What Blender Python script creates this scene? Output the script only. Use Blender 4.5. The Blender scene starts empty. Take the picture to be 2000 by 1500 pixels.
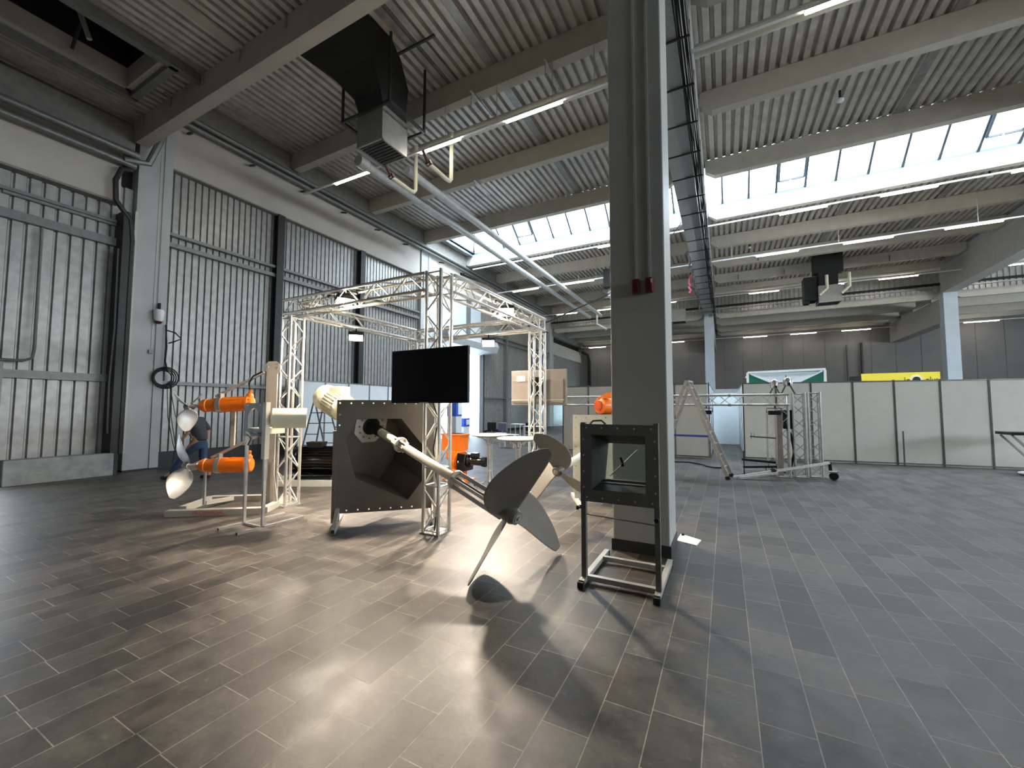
import bpy, bmesh, math, random
from mathutils import Vector, Matrix
random.seed(7)
C = bpy.context.scene.collection
sc = bpy.context.scene
PI = math.pi
# ------------------------------------------------------------------ camera, sky, exposure
FPX, YAW, PITCH, ROLL = 796.6, math.radians(27.5), math.radians(3.37), math.radians(.14)
cam = bpy.data.cameras.new('camera'); camo = bpy.data.objects.new('camera', cam); C.objects.link(camo)
cam.sensor_width = 36; cam.lens = 36*FPX/2000; cam.clip_start = .05; cam.clip_end = 300
F = Vector((-math.sin(YAW)*math.cos(PITCH), math.cos(YAW)*math.cos(PITCH), math.sin(PITCH)))
R0 = Vector((math.cos(YAW), math.sin(YAW), 0)); U0 = R0.cross(F)
R = R0*math.cos(ROLL)+U0*math.sin(ROLL); U = U0*math.cos(ROLL)-R0*math.sin(ROLL)
M = Matrix((R, U, -F)).transposed().to_4x4(); M.translation = Vector((0, 0, 1.65)); camo.matrix_world = M
sc.camera = camo
w = bpy.data.worlds.new('sky'); sc.world = w; w.use_nodes = True
w.node_tree.nodes['Background'].inputs[0].default_value = (.80, .905, 1, 1)
w.node_tree.nodes['Background'].inputs[1].default_value = 4.2
sc.view_settings.view_transform = 'Standard'; sc.view_settings.look = 'None'
sc.view_settings.exposure = 2.5; sc.view_settings.gamma = 1; sc.view_settings.use_curve_mapping = False

def area(name, loc, direction, sx, sy, power, col, portal=False, spread=PI):
    l = bpy.data.lights.new(name, 'AREA'); l.shape = 'RECTANGLE'; l.size = sx; l.size_y = sy
    l.energy = power; l.color = col; l.spread = spread
    if portal: l.cycles.is_portal = True
    o = bpy.data.objects.new(name, l); C.objects.link(o); o.location = loc
    o.rotation_euler = Vector(direction).to_track_quat('-Z', 'Y').to_euler(); return o
area('skylight_portal', (5.7, 18.03, 10.57), (0, 0, -1), 37.5, 3.6, 1, (1, 1, 1), True)
area('window_fill_portal', (24.9, 13, 5.2), (-1, 0, 0), 38, 2.0, 1, (1, 1, 1), True)  # guides sampling through the added, unseen right wall windows
area('gate_portal', (-13.7, 1.85, 1.4), (1, 0, 0), 2.8, 1.1, 1, (1, 1, 1), True)

# ------------------------------------------------------------------ materials
MATS = {}
def mat(name, col, rough=.5, metal=0., noise=.12, nscale=6., bump=0., emis=None, estr=0., coat=0., trans=None, spec=None):
    if name in MATS: return MATS[name]
    m = bpy.data.materials.new(name); m.use_nodes = True; nt = m.node_tree; b = nt.nodes['Principled BSDF']
    b.inputs['Roughness'].default_value = rough; b.inputs['Metallic'].default_value = metal
    if coat: b.inputs['Coat Weight'].default_value = coat
    if spec is not None: b.inputs['Specular IOR Level'].default_value = spec
    c = (*col, 1)
    b.inputs['Base Color'].default_value = c
    tc = nt.nodes.new('ShaderNodeTexCoord')
    if noise:
        n = nt.nodes.new('ShaderNodeTexNoise'); n.inputs['Scale'].default_value = nscale; n.inputs['Detail'].default_value = 5
        nt.links.new(tc.outputs['Object'], n.inputs['Vector'])
        r = nt.nodes.new('ShaderNodeValToRGB'); nt.links.new(n.outputs['Fac'], r.inputs['Fac'])
        r.color_ramp.elements[0].position = .3; r.color_ramp.elements[1].position = .7
        r.color_ramp.elements[0].color = (*[x*(1-noise) for x in col], 1)
        r.color_ramp.elements[1].color = (*[min(1, x*(1+noise)) for x in col], 1)
        nt.links.new(r.outputs['Color'], b.inputs['Base Color'])
        if bump:
            bp = nt.nodes.new('ShaderNodeBump'); bp.inputs['Strength'].default_value = bump
            nt.links.new(n.outputs['Fac'], bp.inputs['Height']); nt.links.new(bp.outputs['Normal'], b.inputs['Normal'])
    if emis: b.inputs['Emission Color'].default_value = (*emis, 1); b.inputs['Emission Strength'].default_value = estr
    MATS[name] = m; return m

concrete = mat('painted_concrete', (.40, .39, .36), .7, 0, .06, 3, .03)
concrete_blue = mat('column_paint', (.42, .42, .39), .55, 0, .05, 2)
beampaint = mat('beam_paint', (.48, .445, .38), .75, 0, .07, 3)
plaster = mat('fascia_plaster', (.52, .48, .43), .8, 0, .05, 2)
galv = mat('galvanised_sheet', (.36, .352, .33), .42, .5, .16, 5)
deckm = mat('deck_sheet', (.60, .56, .51), .5, .35, .15, 4)
steel_dk = mat('dark_steel', (.035, .034, .032), .5, .3, .2, 9)
steel_gr = mat('grey_steel', (.20, .20, .19), .45, .4, .15, 9)
plinthm = mat('dark_plinth', (.03, .03, .03), .6)
kerbm = mat('kerb_concrete', (.36, .36, .34), .85, 0, .18, 5, .1)
zinc = mat('zinc_band', (.10, .15, .18), .45, .5, .18, 3)
alu = mat('truss_aluminium', (.72, .70, .66), .32, .6, .08, 14)
alu_dk = mat('worn_aluminium', (.50, .49, .47), .38, .6, .15, 14)
white = mat('white_paint', (.80, .80, .78), .4, 0, .03, 5)
panelm = mat('partition_panel', (.82, .80, .73), .55, 0, .03, 3)
panelw = mat('white_panel', (.75, .80, .82), .5, 0, .03, 3)
wallfar = mat('far_wall_sheet', (.18, .172, .165), .7, 0, .06, 1.2)
black = mat('black_plastic', (.008, .008, .009), .3, 0, .2, 9)
blackm = mat('black_matt', (.012, .012, .012), .8, 0, .2, 9)
blackg = mat('black_enamel', (.006, .006, .006), .12, 0, .2, 9, coat=.6)
screenm = mat('screen_glass', (.004, .004, .006), .16, 0, 0)
tvback = mat('tv_back_grey', (.26, .23, .21), .55, .2, .06, 6)
orange = mat('orange_enamel', (1, .21, .010), .35, 0, .05, 8, coat=.3)
stainless = mat('stainless', (.60, .58, .55), .36, .65, .06, 12)
cream = mat('cream_enamel', (.74, .70, .55), .38, 0, .04, 7)
beige = mat('beige_paint', (.50, .46, .40), .5, 0, .05, 8)
khaki = mat('grey_brown_plate', (.17, .15, .122), .5, .15, .08, 6)
khaki_dk = mat('trough_shade_brown', (.10, .09, .076), .5, .15, .12, 6)  # plate brown darkened, puts the shade of the recess into the colour
framedk = mat('grey_olive_frame', (.15, .145, .13), .45, .2, .1, 8)
bladem = mat('propeller_metal', (.20, .188, .165), .5, .2, .06, 6)
red = mat('red_plastic', (.16, .008, .010), .35, 0, .1, 9)
yellow = mat('yellow_banner', (.85, .66, .05), .6, 0, .04, 4)
green = mat('green_panel', (.02, .23, .16), .5, 0, .05, 4)
blue = mat('blue_plastic', (.03, .10, .55), .4, 0, .08, 6)
jeans = mat('blue_denim', (.03, .06, .13), .9, 0, .3, 30)
shirtm = mat('dark_shirt', (.045, .055, .055), .9, 0, .2, 20)
skin = mat('skin', (.42, .23, .16), .55, 0, .05, 20)
hairm = mat('black_hair', (.01, .008, .007), .7, 0, .2, 60)
textred = mat('red_lettering', (.62, .14, .07), .5)
textblk = mat('black_lettering', (.01, .01, .01), .5)
rubber = mat('rubber', (.015, .015, .015), .8)
tubew = mat('painted_tube', (.55, .53, .46), .45, 0, .05, 4)
lamp_on = mat('lit_lamp_tube', (1, 1, 1), .3, 0, 0, emis=(1, .93, .80), estr=8)
flood_on = mat('lit_flood_lens', (1, 1, 1), .3, 0, 0, emis=(1, .86, .66), estr=140)
def glass_mat():
    m = bpy.data.materials.new('skylight_glass'); m.use_nodes = True; nt = m.node_tree; nt.nodes.remove(nt.nodes['Principled BSDF'])
    t = nt.nodes.new('ShaderNodeBsdfTransparent'); t.inputs[0].default_value = (.66, .71, .75, 1)
    l = nt.nodes.new('ShaderNodeBsdfTranslucent'); l.inputs[0].default_value = (.9, .95, 1, 1)
    x = nt.nodes.new('ShaderNodeMixShader'); x.inputs[0].default_value = .25
    nt.links.new(t.outputs[0], x.inputs[1]); nt.links.new(l.outputs[0], x.inputs[2]); nt.links.new(x.outputs[0], nt.nodes['Material Output'].inputs[0])
    return m
skyglass = glass_mat()
def strip_mat():
    m = bpy.data.materials.new('door_curtain'); m.use_nodes = True; nt = m.node_tree; nt.nodes.remove(nt.nodes['Principled BSDF'])
    t = nt.nodes.new('ShaderNodeBsdfDiffuse'); t.inputs[0].default_value = (.8, .85, .9, 1)
    l = nt.nodes.new('ShaderNodeBsdfTranslucent'); l.inputs[0].default_value = (.75, .82, .9, 1)
    x = nt.nodes.new('ShaderNodeMixShader'); x.inputs[0].default_value = .45
    nt.links.new(t.outputs[0], x.inputs[1]); nt.links.new(l.outputs[0], x.inputs[2]); nt.links.new(x.outputs[0], nt.nodes['Material Output'].inputs[0])
    return m
curtainm = strip_mat()
def floor_mat():
    m = bpy.data.materials.new('floor_tiles'); m.use_nodes = True; nt = m.node_tree; b = nt.nodes['Principled BSDF']; N = nt.nodes.new; L = nt.links.new
    tc = N('ShaderNodeTexCoord'); sp = N('ShaderNodeSeparateXYZ'); L(tc.outputs['Object'], sp.inputs[0]); cb = N('ShaderNodeCombineXYZ')
    ad = N('ShaderNodeMath'); ad.operation = 'ADD'; ad.inputs[1].default_value = 100*.2545+.137; L(sp.outputs['X'], ad.inputs[0])
    L(sp.outputs['Y'], cb.inputs['X']); L(ad.outputs[0], cb.inputs['Y'])
    br = N('ShaderNodeTexBrick'); L(cb.outputs[0], br.inputs['Vector'])
    br.inputs['Scale'].default_value = 1; br.inputs['Brick Width'].default_value = .52; br.inputs['Row Height'].default_value = .2545
    br.inputs['Mortar Size'].default_value = .0030; br.inputs['Mortar Smooth'].default_value = .25; br.offset = .42; br.offset_frequency = 2
    br.squash = .78; br.squash_frequency = 3
    br.inputs['Color1'].default_value = (.042, .036, .032, 1); br.inputs['Color2'].default_value = (.092, .083, .075, 1)
    br.inputs['Mortar'].default_value = (.25, .232, .205, 1); br.inputs['Bias'].default_value = -.1
    n = N('ShaderNodeTexNoise'); n.inputs['Scale'].default_value = 5.5; n.inputs['Detail'].default_value = 10; n.inputs['Roughness'].default_value = .72; L(tc.outputs['Object'], n.inputs['Vector'])
    rr = N('ShaderNodeValToRGB'); rr.color_ramp.elements[0].position = .38; rr.color_ramp.elements[1].position = .64
    rr.color_ramp.elements[0].color = (.60, .60, .60, 1); rr.color_ramp.elements[1].color = (1.5, 1.46, 1.38, 1); L(n.outputs['Fac'], rr.inputs[0])
    mx = N('ShaderNodeMix'); mx.data_type = 'RGBA'; mx.blend_type = 'MULTIPLY'; mx.inputs[0].default_value = 1; L(br.outputs['Color'], mx.inputs[6]); L(rr.outputs[0], mx.inputs[7])
    # scuffs: faint light scratches
    v = N('ShaderNodeTexNoise'); v.inputs['Scale'].default_value = 14; v.inputs['Detail'].default_value = 9; v.inputs['Distortion'].default_value = 1.5; L(tc.outputs['Object'], v.inputs['Vector'])
    vr = N('ShaderNodeValToRGB'); vr.color_ramp.elements[0].position = .60; vr.color_ramp.elements[1].position = .80
    vr.color_ramp.elements[0].color = (0, 0, 0, 1); vr.color_ramp.elements[1].color = (.05, .048, .044, 1); L(v.outputs['Fac'], vr.inputs[0])
    a2 = N('ShaderNodeMix'); a2.data_type = 'RGBA'; a2.blend_type = 'ADD'; a2.inputs[0].default_value = 1; L(mx.outputs[2], a2.inputs[6]); L(vr.outputs[0], a2.inputs[7])
    L(a2.outputs[2], b.inputs['Base Color'])
    r2 = N('ShaderNodeMapRange'); r2.inputs[1].default_value = .3; r2.inputs[2].default_value = .7; r2.inputs[3].default_value = .37; r2.inputs[4].default_value = .58; L(n.outputs['Fac'], r2.inputs[0])
    L(r2.outputs[0], b.inputs['Roughness']); b.inputs['Specular IOR Level'].default_value = .42
    bp = N('ShaderNodeBump'); bp.inputs['Strength'].default_value = .5; bp.inputs['Distance'].default_value = .004
    sb = N('ShaderNodeMath'); sb.operation = 'SUBTRACT'; sm = N('ShaderNodeMath'); sm.operation = 'MULTIPLY'; sm.inputs[1].default_value = .5
    L(v.outputs['Fac'], sm.inputs[0]); L(sm.outputs[0], sb.inputs[0]); L(br.outputs['Fac'], sb.inputs[1]); L(sb.outputs[0], bp.inputs['Height']); L(bp.outputs['Normal'], b.inputs['Normal'])
    return m
floorm = floor_mat()

# ------------------------------------------------------------------ helpers
def V(*a): return Vector(a[0]) if len(a) == 1 else Vector(a)
def pmat(e): return Matrix.Translation(e.location) @ e.rotation_euler.to_matrix().to_4x4()
class G:
    def __init__(s): s.bm = bmesh.new()
    def box(s, x0, x1, y0, y1, z0, z1, m=None):
        vs = [s.bm.verts.new(m @ V(x, y, z) if m else (x, y, z)) for x in (x0, x1) for y in (y0, y1) for z in (z0, z1)]
        for f in ((0, 1, 3, 2), (4, 6, 7, 5), (0, 4, 5, 1), (2, 3, 7, 6), (0, 2, 6, 4), (1, 5, 7, 3)): s.bm.faces.new([vs[i] for i in f])
        return s
    def frame(s, p, q, up=(0, 0, 1)):
        p, q = V(p), V(q); d = (q-p).normalized(); u = V(up)
        if abs(d.dot(u)) > .98: u = V(1, 0, 0)
        a = d.cross(u).normalized(); b = a.cross(d); return p, q, a, b, d
    def bar(s, p, q, wd, ht, up=(0, 0, 1)):
        p, q, a, b, d = s.frame(p, q, up)
        vs = [s.bm.verts.new(c+a*i*wd/2+b*j*ht/2) for c in (p, q) for i, j in ((-1, -1), (1, -1), (1, 1), (-1, 1))]
        for f in ((3, 2, 1, 0), (4, 5, 6, 7), (0, 1, 5, 4), (1, 2, 6, 5), (2, 3, 7, 6), (3, 0, 4, 7)): s.bm.faces.new([vs[i] for i in f])
        return s
    def ring(s, c, a, b, r, n): return [s.bm.verts.new(c+a*math.cos(2*PI*k/n)*r+b*math.sin(2*PI*k/n)*r) for k in range(n)]
    def bridge(s, r0, r1):
        n = len(r0)
        for k in range(n): s.bm.faces.new((r0[k], r0[(k+1) % n], r1[(k+1) % n], r1[k]))
    def tube(s, p, q, r, n=10, r2=None, cap=True):
        p, q, a, b, d = s.frame(p, q)
        A = s.ring(p, a, b, r, n); B = s.ring(q, a, b, r if r2 is None else r2, n); s.bridge(A, B)
        if cap: s.bm.faces.new(A[::-1]); s.bm.faces.new(B)
        return s
    def pipe(s, pts, r, n=8):
        pts = [V(p) for p in pts]; prev = None; a = None
        for i, p in enumerate(pts):
            d = ((pts[min(i+1, len(pts)-1)]-pts[max(i-1, 0)])).normalized()
            if a is None:
                u = V(0, 0, 1) if abs(d.z) < .9 else V(1, 0, 0); a = d.cross(u).normalized()
            else: a = (a-d*a.dot(d)).normalized()
            b = d.cross(a); rg = s.ring(p, a, b, r, n)
            if prev: s.bridge(prev, rg)
            else: s.bm.faces.new(rg[::-1])
            prev = rg
        s.bm.faces.new(prev); return s
    def lathe(s, prof, o, axis, n=20, up=(0, 0, 1)):   # prof: (distance along axis, radius)
        o = V(o); d = V(axis).normalized(); u = V(up)
        if abs(d.dot(u)) > .98: u = V(1, 0, 0)
        a = d.cross(u).normalized(); b = a.cross(d); prev = None
        for t, r in prof:
            rg = s.ring(o+d*t, a, b, max(r, 1e-4), n)
            if prev: s.bridge(prev, rg)
            else: s.bm.faces.new(rg[::-1])
            prev = rg
        s.bm.faces.new(prev); return s
    def loft(s, rings, cap=True):
        prev = None; first = None
        for pts in rings:
            rg = [s.bm.verts.new(p) for p in pts]
            if prev: s.bridge(prev, rg)
            else: first = rg
            prev = rg
        if cap: s.bm.faces.new(first[::-1]); s.bm.faces.new(prev)
        return s
    def prism(s, pts, off):
        off = V(off); return s.loft([[V(p) for p in pts], [V(p)+off for p in pts]])
    def grid(s, rows):
        vv = [[s.bm.verts.new(p) for p in r] for r in rows]
        for i in range(len(vv)-1):
            for j in range(len(vv[0])-1): s.bm.faces.new((vv[i][j], vv[i+1][j], vv[i+1][j+1], vv[i][j+1]))
        return s
    def mesh(s, name):
        bmesh.ops.recalc_face_normals(s.bm, faces=s.bm.faces[:])
        me = bpy.data.meshes.new(name); s.bm.to_mesh(me); s.bm.free(); return me
    def obj(s, name, m, parent=None, smooth=False, bevel=0, solid=0, sub=0):
        me = s.mesh(name); me.materials.append(m)
        o = bpy.data.objects.new(name, me); C.objects.link(o)
        if smooth:
            for p in me.polygons: p.use_smooth = True
            if not sub:
                md = o.modifiers.new('edges', 'EDGE_SPLIT'); md.split_angle = math.radians(35)
        if solid: md = o.modifiers.new('thick', 'SOLIDIFY'); md.thickness = solid; md.offset = 0
        if sub: md = o.modifiers.new('sub', 'SUBSURF'); md.levels = sub; md.render_levels = sub
        if bevel: md = o.modifiers.new('bevel', 'BEVEL'); md.width = bevel; md.segments = 2; md.limit_method = 'ANGLE'
        if parent:
            o.parent = parent
            if parent.type == 'EMPTY': o.matrix_parent_inverse = pmat(parent).inverted()
        return o
def tag(o, label, cat, group=None, kind=None):
    o['label'] = label; o['category'] = cat
    if group: o['group'] = group
    if kind: o['kind'] = kind
    return o
def thing(name, label, cat, loc=(0, 0, 0), group=None, rot=0):
    o = bpy.data.objects.new(name, None); C.objects.link(o); o.location = loc; o.rotation_euler = (0, 0, rot)
    o.empty_display_size = .1
    return tag(o, label, cat, group)
def struct(o, label=None):
    o['kind'] = 'structure'
    if label: o['label'] = label
    return o
def dup(o, loc=None, label=None, rot=None, parent=None):
    r = o.copy(); C.objects.link(r)
    if parent: r.parent = parent
    if loc is not None: r.location = loc
    if rot is not None: r.rotation_euler = (0, 0, rot)
    if label: r['label'] = label
    for ch in [c for c in bpy.data.objects if c.parent == o]: dup(ch, parent=r)
    return r
def text(s, m, size, mw, parent=None, name='lettering', ext=.002, sx=1):
    c = bpy.data.curves.new(name, 'FONT'); c.body = s; c.size = size; c.extrude = ext; c.align_x = 'CENTER'; c.align_y = 'CENTER'
    to = bpy.data.objects.new('t', c); C.objects.link(to); bpy.context.view_layer.update()
    me = bpy.data.meshes.new_from_object(to.evaluated_get(bpy.context.evaluated_depsgraph_get())); bpy.data.objects.remove(to)
    me.materials.clear(); me.materials.append(m); o = bpy.data.objects.new(name, me); C.objects.link(o)
    if parent:
        o.parent = parent
        if parent.type == 'EMPTY': o.matrix_parent_inverse = pmat(parent).inverted()
    o.matrix_basis = mw @ Matrix.Diagonal((sx, 1, 1, 1)); return o
def basis(o, x, y):
    x = V(x).normalized(); y = V(y); y = (y-x*y.dot(x)).normalized(); z = x.cross(y)
    m = Matrix((x, y, z)).transposed().to_4x4(); m.translation = V(o); return m
def arc(c, r, a0, a1, n, ax, ay):
    c, ax, ay = V(c), V(ax), V(ay); return [c+ax*math.cos(a0+(a1-a0)*k/n)*r+ay*math.sin(a0+(a1-a0)*k/n)*r for k in range(n+1)]
def corr(a0, a1, per, dep, top=.5, sl=.09):      # trapezoid profile: list of (along, depth)
    out = []; n = int(round((a1-a0)/per)); per = (a1-a0)/n
    for k in range(n):
        x = a0+k*per; out += [(x, 0), (x+per*(top), 0), (x+per*(top+sl), dep), (x+per*(1-sl), dep)]
    out.append((a1, 0)); return out
# ================================================================== THE HALL
XW = -13.6          # inner face of the left wall columns
fl = G().box(-14.5, 25.5, -8.5, 43, -.2, 0).obj('floor', floorm); struct(fl, 'dark grey staggered floor tiles with pale joints')
# outside ground so daylight bounces at the gates
struct(G().box(-40, -14.5, -10, 50, -.3, -.1).obj('ground', mat('outside_paving', (.45, .46, .47), .9)), 'paved yard outside the left wall')

def sheet_y(name, x0, x1, y0, y1, z, per, dep, m, top=.55):     # roof deck, ribs along Y
    pr = corr(x0, x1, per, dep, top); g = G(); g.grid([[(x, y0, z+d), (x, y1, z+d)] for x, d in pr])
    return struct(g.obj(name, m))
def sheet_z(name, y0, y1, x, z0, z1, per, dep, m, top=.55):     # left wall cladding, ribs along Z
    pr = corr(y0, y1, per, dep, top); return struct(G().grid([[(x-d, y, z0), (x-d, y, z1)] for y, d in pr]).obj(name, m))
DZ = 10.62
sheet_y('ceiling', -14.2, 25.2, 4.75, 16.15, DZ, .25, .13, deckm)
sheet_y('ceiling', -14.2, 25.2, 19.9, 33.5, DZ, .25, .13, deckm)
struct(G().box(-14.3, -12.9, 16.15, 19.9, DZ, DZ+.12).box(24.4, 25.3, 16.15, 19.9, DZ, DZ+.12).obj('ceiling', deckm))
# low roof in front, with the open smoke vent over the left bay
LZ = 9.0
sheet_y('ceiling', -14.2, -11.9, -8, 4.7, LZ, .2, .12, deckm)
sheet_y('ceiling', -10.25, 25.2, -8, 4.7, LZ, .2, .12, deckm)
sheet_y('ceiling', -11.9, -10.25, 3.82, 4.7, LZ, .2, .12, deckm)
sheet_y('ceiling', -11.9, -10.25, -8, .9, LZ, .2, .12, deckm)
for z0, z1, m_ in ((LZ-.1, LZ+.36, plaster), (LZ+.36, LZ+1.6, blackm)):
    struct(G().box(-12.0, -11.88, .8, 3.9, z0, z1).box(-10.27, -10.15, .8, 3.9, z0, z1).box(-12, -10.15, 3.8, 3.92, z0, z1).box(-12, -10.15, .8, .92, z0, z1).obj('trim_vent_upstand', m_))
struct(G().box(-12.12, -11.95, .7, 4.05, LZ-.22, LZ-.02).box(-10.2, -10.03, -4, 4.45, LZ-.22, LZ-.02).box(-12, -10.1, 3.9, 4.05, LZ-.22, LZ-.02).obj('trim_vent_frame', steel_gr))
struct(G().box(-12.1, -10.05, .7, 4.0, LZ+1.6, LZ+1.7).obj('trim_vent_lid', blackm))
t = thing('smoke_vent_opener', 'bent metal opener arm hanging inside the dark roof vent, top left', 'vent opener', (-11.1, 2.9, 9.1))
G().pipe([(-11.8, 2.9, 9.05), (-11.3, 2.9, 9.55), (-10.9, 2.9, 9.8)], .03).obj('arm', steel_dk, t)
G().tube((-11.3, 2.75, 9.85), (-11.25, 3.0, 9.1), .045).obj('gas_cylinder', alu, t)
for x in (-8.6, -5.5): struct(G().box(x-.12, x+.12, .0, 4.6, LZ-.05, LZ).obj('trim_deck_seam', beampaint))
# low roof behind
sheet_y('ceiling', -14.2, 25.2, 33.7, 42.8, 8.98, .25, .12, deckm)
# outer skins of the roof keep daylight out
struct(G().box(-14.5, 25.5, 4.6, 16.1, DZ+.2, DZ+.35).box(-14.5, 25.5, 19.95, 33.6, DZ+.2, DZ+.35).box(-14.5, -12.9, 16.1, 19.95, DZ+.2, DZ+.35).obj('roof', blackm))
struct(G().box(-14.5, -12.05, -8.5, 4.6, LZ+.15, LZ+.3).box(-10.1, 25.5, -8.5, 4.6, LZ+.15, LZ+.3).box(-12.1, -10.0, 4.0, 4.6, LZ+.15, LZ+.3).box(-12.1, -10.0, -8.5, .7, LZ+.15, LZ+.3).box(-14.5, 25.5, 33.6, 43, 9.15, 9.3).obj('roof', blackm))
# step walls between low and high roofs (vertical ribbed sheet)
def step(name, y, z0, z1, s=1):
    pr = corr(-14, 25, .25, .05, .5, .1); return struct(G().grid([[(x, y+s*d, z0), (x, y+s*d, z1)] for x, d in pr]).obj(name, galv))
step('wall_step_front', 4.74, 9.0, 10.9, -1); step('wall_step_back', 33.62, 8.75, 10.9)
struct(G().box(-14.4, 25.4, 33.7, 33.8, 8.9, 11).box(-14.4, 25.4, 4.5, 4.6, 9.2, 11).obj('wall_step_skin', blackm))
struct(G().box(-14, 25, 33.5, 33.75, 8.98, 9.06).obj('trim_step_rail', galv))

# concrete roof beams along X, chamfered where they meet the girders
def beam(y, z, segs, h=.6, wd=.26, ch=.22):
    g = G()
    for x0, x1 in segs:
        pts = [(x0, z+ch), (x0+ch*1.4, z), (x1-ch*1.4, z), (x1, z+ch), (x1, z+h), (x0, z+h)]
        g.prism([(x, y, zz) for x, zz in pts], (0, wd, 0))
    return struct(g.obj('roof_beam', beampaint))
HS = [(-13.55, -1.35), (-.42, 11.72), (12.5, 24.9)]
for y in (8.75, 12.3, 15.9, 19.75, 23.3, 26.7, 30.1, 33.25): beam(y, 10.0, HS)
beam(4.46, 8.4, [(-13.5, -1.3), (-.4, 11.7), (12.5, 24.9)])
for y in (1.2, -2.4): beam(y, 8.4, [(-9.6, -1.3), (-.4, 11.7), (12.5, 24.9)])
for y in (33.95, 37.0, 40.0, 42.2): beam(y, 8.38, [(-13.5, -1.35), (-.42, 11.72), (12.5, 24.9)])
for x in (-1.25, 11.8): 
    struct(G().prism([(x, 4.9, 8.65), (x+.68, 4.9, 8.65), (x+.68, 4.9, 10.0), (x+.80, 4.9, 10.1), (x+.80, 4.9, 10.5), (x-.12, 4.9, 10.5), (x-.12, 4.9, 10.1), (x, 4.9, 10.0)], (0, 28.8, 0)).obj('girder', concrete))
    struct(G().box(x, x+.68, 33.9, 42.4, 6.9, 8.38).obj('girder', concrete))
    struct(G().box(x, x+.68, -8, 4.4, 6.9, 8.38).obj('girder', concrete))
for x in (-1.2, 11.82):
    for y in (4.88, 33.4):
        g = G().box(x, x+.63, y, y+.62, 0, 8.65)
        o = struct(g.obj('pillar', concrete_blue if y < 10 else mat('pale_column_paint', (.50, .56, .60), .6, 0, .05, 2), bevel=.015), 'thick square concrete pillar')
        struct(G().box(x-.012, x+.642, y-.012, y+.632, 0, .13).obj('baseboard_pillar', plinthm))
        if y > 10: struct(G().box(x, x+.63, y, y+.62, 8.65, 10.6).obj('pillar', concrete))
# cable strip of light paint down the left and right arrises of the near pillar are bevels; conduits on its face:
for x, zt in ((-.885, 3.16), (-.735, 3.16)):
    tag(G().box(x-.014, x+.014, 4.855, 4.88, zt, 8.6).obj('conduit', concrete_blue), 'thin vertical cable conduit on the near pillar, %s of the pair' % ('left' if x < -.8 else 'right'), 'conduit', 'conduits on the pillar')
def siren(x, lab):
    t = thing('alarm_siren', lab, 'alarm siren', (x, 4.88, 2.98), 'sirens on the pillar')
    G().box(x-.042, x+.042, 4.80, 4.875, 2.985, 3.155).obj('housing', red, t, bevel=.012)
    G().box(x-.03, x+.03, 4.785, 4.80, 3.0, 3.10).obj('sound_grille', mat('dark_red', (.07, .005, .006), .5), t)
    return t
siren(-.885, 'left of the two red alarm sirens on the near pillar'); t = siren(-.735, 'right of the two red alarm sirens, with a pale label, on the near pillar')
G().box(-.712, -.698, 4.782, 4.79, 3.08, 3.13).obj('label', white, t)

# skylight -------------------------------------------------------------
sk = bpy.data.objects.new('window_1', None); C.objects.link(sk); sk.location = (5.7, 18, 10.6); sk['kind'] = 'structure'; sk['label'] = 'long sloping ridge rooflight of pale glass panes'
X0, X1, Y0, Y1, RZ, BZ = -12.9, 24.4, 16.2, 19.88, 12.15, 10.72
ym = (Y0+Y1)/2
G().grid([[(X0+1.2, ym, RZ), (X0, Y1, BZ)], [(X1, ym, RZ), (X1, Y1, BZ)]]).grid([[(X0+1.2, ym, RZ), (X0, Y0, BZ)], [(X1, ym, RZ), (X1, Y0, BZ)]]).obj('glass', skyglass, sk)
g = G(); a = g.bm; vs = [a.verts.new(p) for p in ((X0, Y0, BZ), (X0, Y1, BZ), (X0+1.2, ym, RZ))]; a.faces.new(vs); g.obj('end_glass', skyglass, sk)
g = G()
for k in range(-11, 25):
    x = k+.14
    if x > X0+1.25: g.bar((x, Y1, BZ), (x, ym, RZ), .075, .09).bar((x, Y0, BZ), (x, ym, RZ), .075, .09)
g.bar((X0, Y1, BZ), (X0+1.2, ym, RZ), .07, .1).bar((X0, Y0, BZ), (X0+1.2, ym, RZ), .07, .1).bar((X0+1.2, ym, RZ), (X1, ym, RZ), .09, .12)
g.obj('glazing_bars', mat('glazing_bar_grey', (.03, .036, .04), .6), sk)
G().box(X0-.02, X1, Y1-.02, Y1+.05, 10.2, BZ+.02).box(X0-.02, X1, Y0-.05, Y0+.02, 10.5, BZ+.02).box(X0-.06, X0, Y0, Y1, 10.5, BZ+.02).obj('upstand', zinc, sk)
for k in (2, 8, 14, -10):    # opening sashes
    f = lambda t: V(0, Y1+(ym-Y1)*t, BZ+(RZ-BZ)*t-.07)
    g = G(); xa, xb = k+.2, k+1.08
    g.bar(f(.22)+V(xa, 0, 0), f(.22)+V(xb, 0, 0), .07, .07).bar(f(.9)+V(xa, 0, 0), f(.9)+V(xb, 0, 0), .07, .07)
    g.bar(f(.22)+V(xa, 0, 0), f(.9)+V(xa, 0, 0), .08, .08).bar(f(.22)+V(xb, 0, 0), f(.9)+V(xb, 0, 0), .08, .08)
    o = g.obj('window_sash', mat('sash_grey', (.05, .06, .07), .5), sk)
    G().bar(f(.22)+V(k+.62, 0, .02), f(.22)+V(k+.5, -.1, -.35), .05, .05).bar(f(.05)+V(k+.35, 0, -.02), f(.22)+V(k+.62, 0, -.05), .03, .03).obj('chain_opener', white, o)

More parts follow.
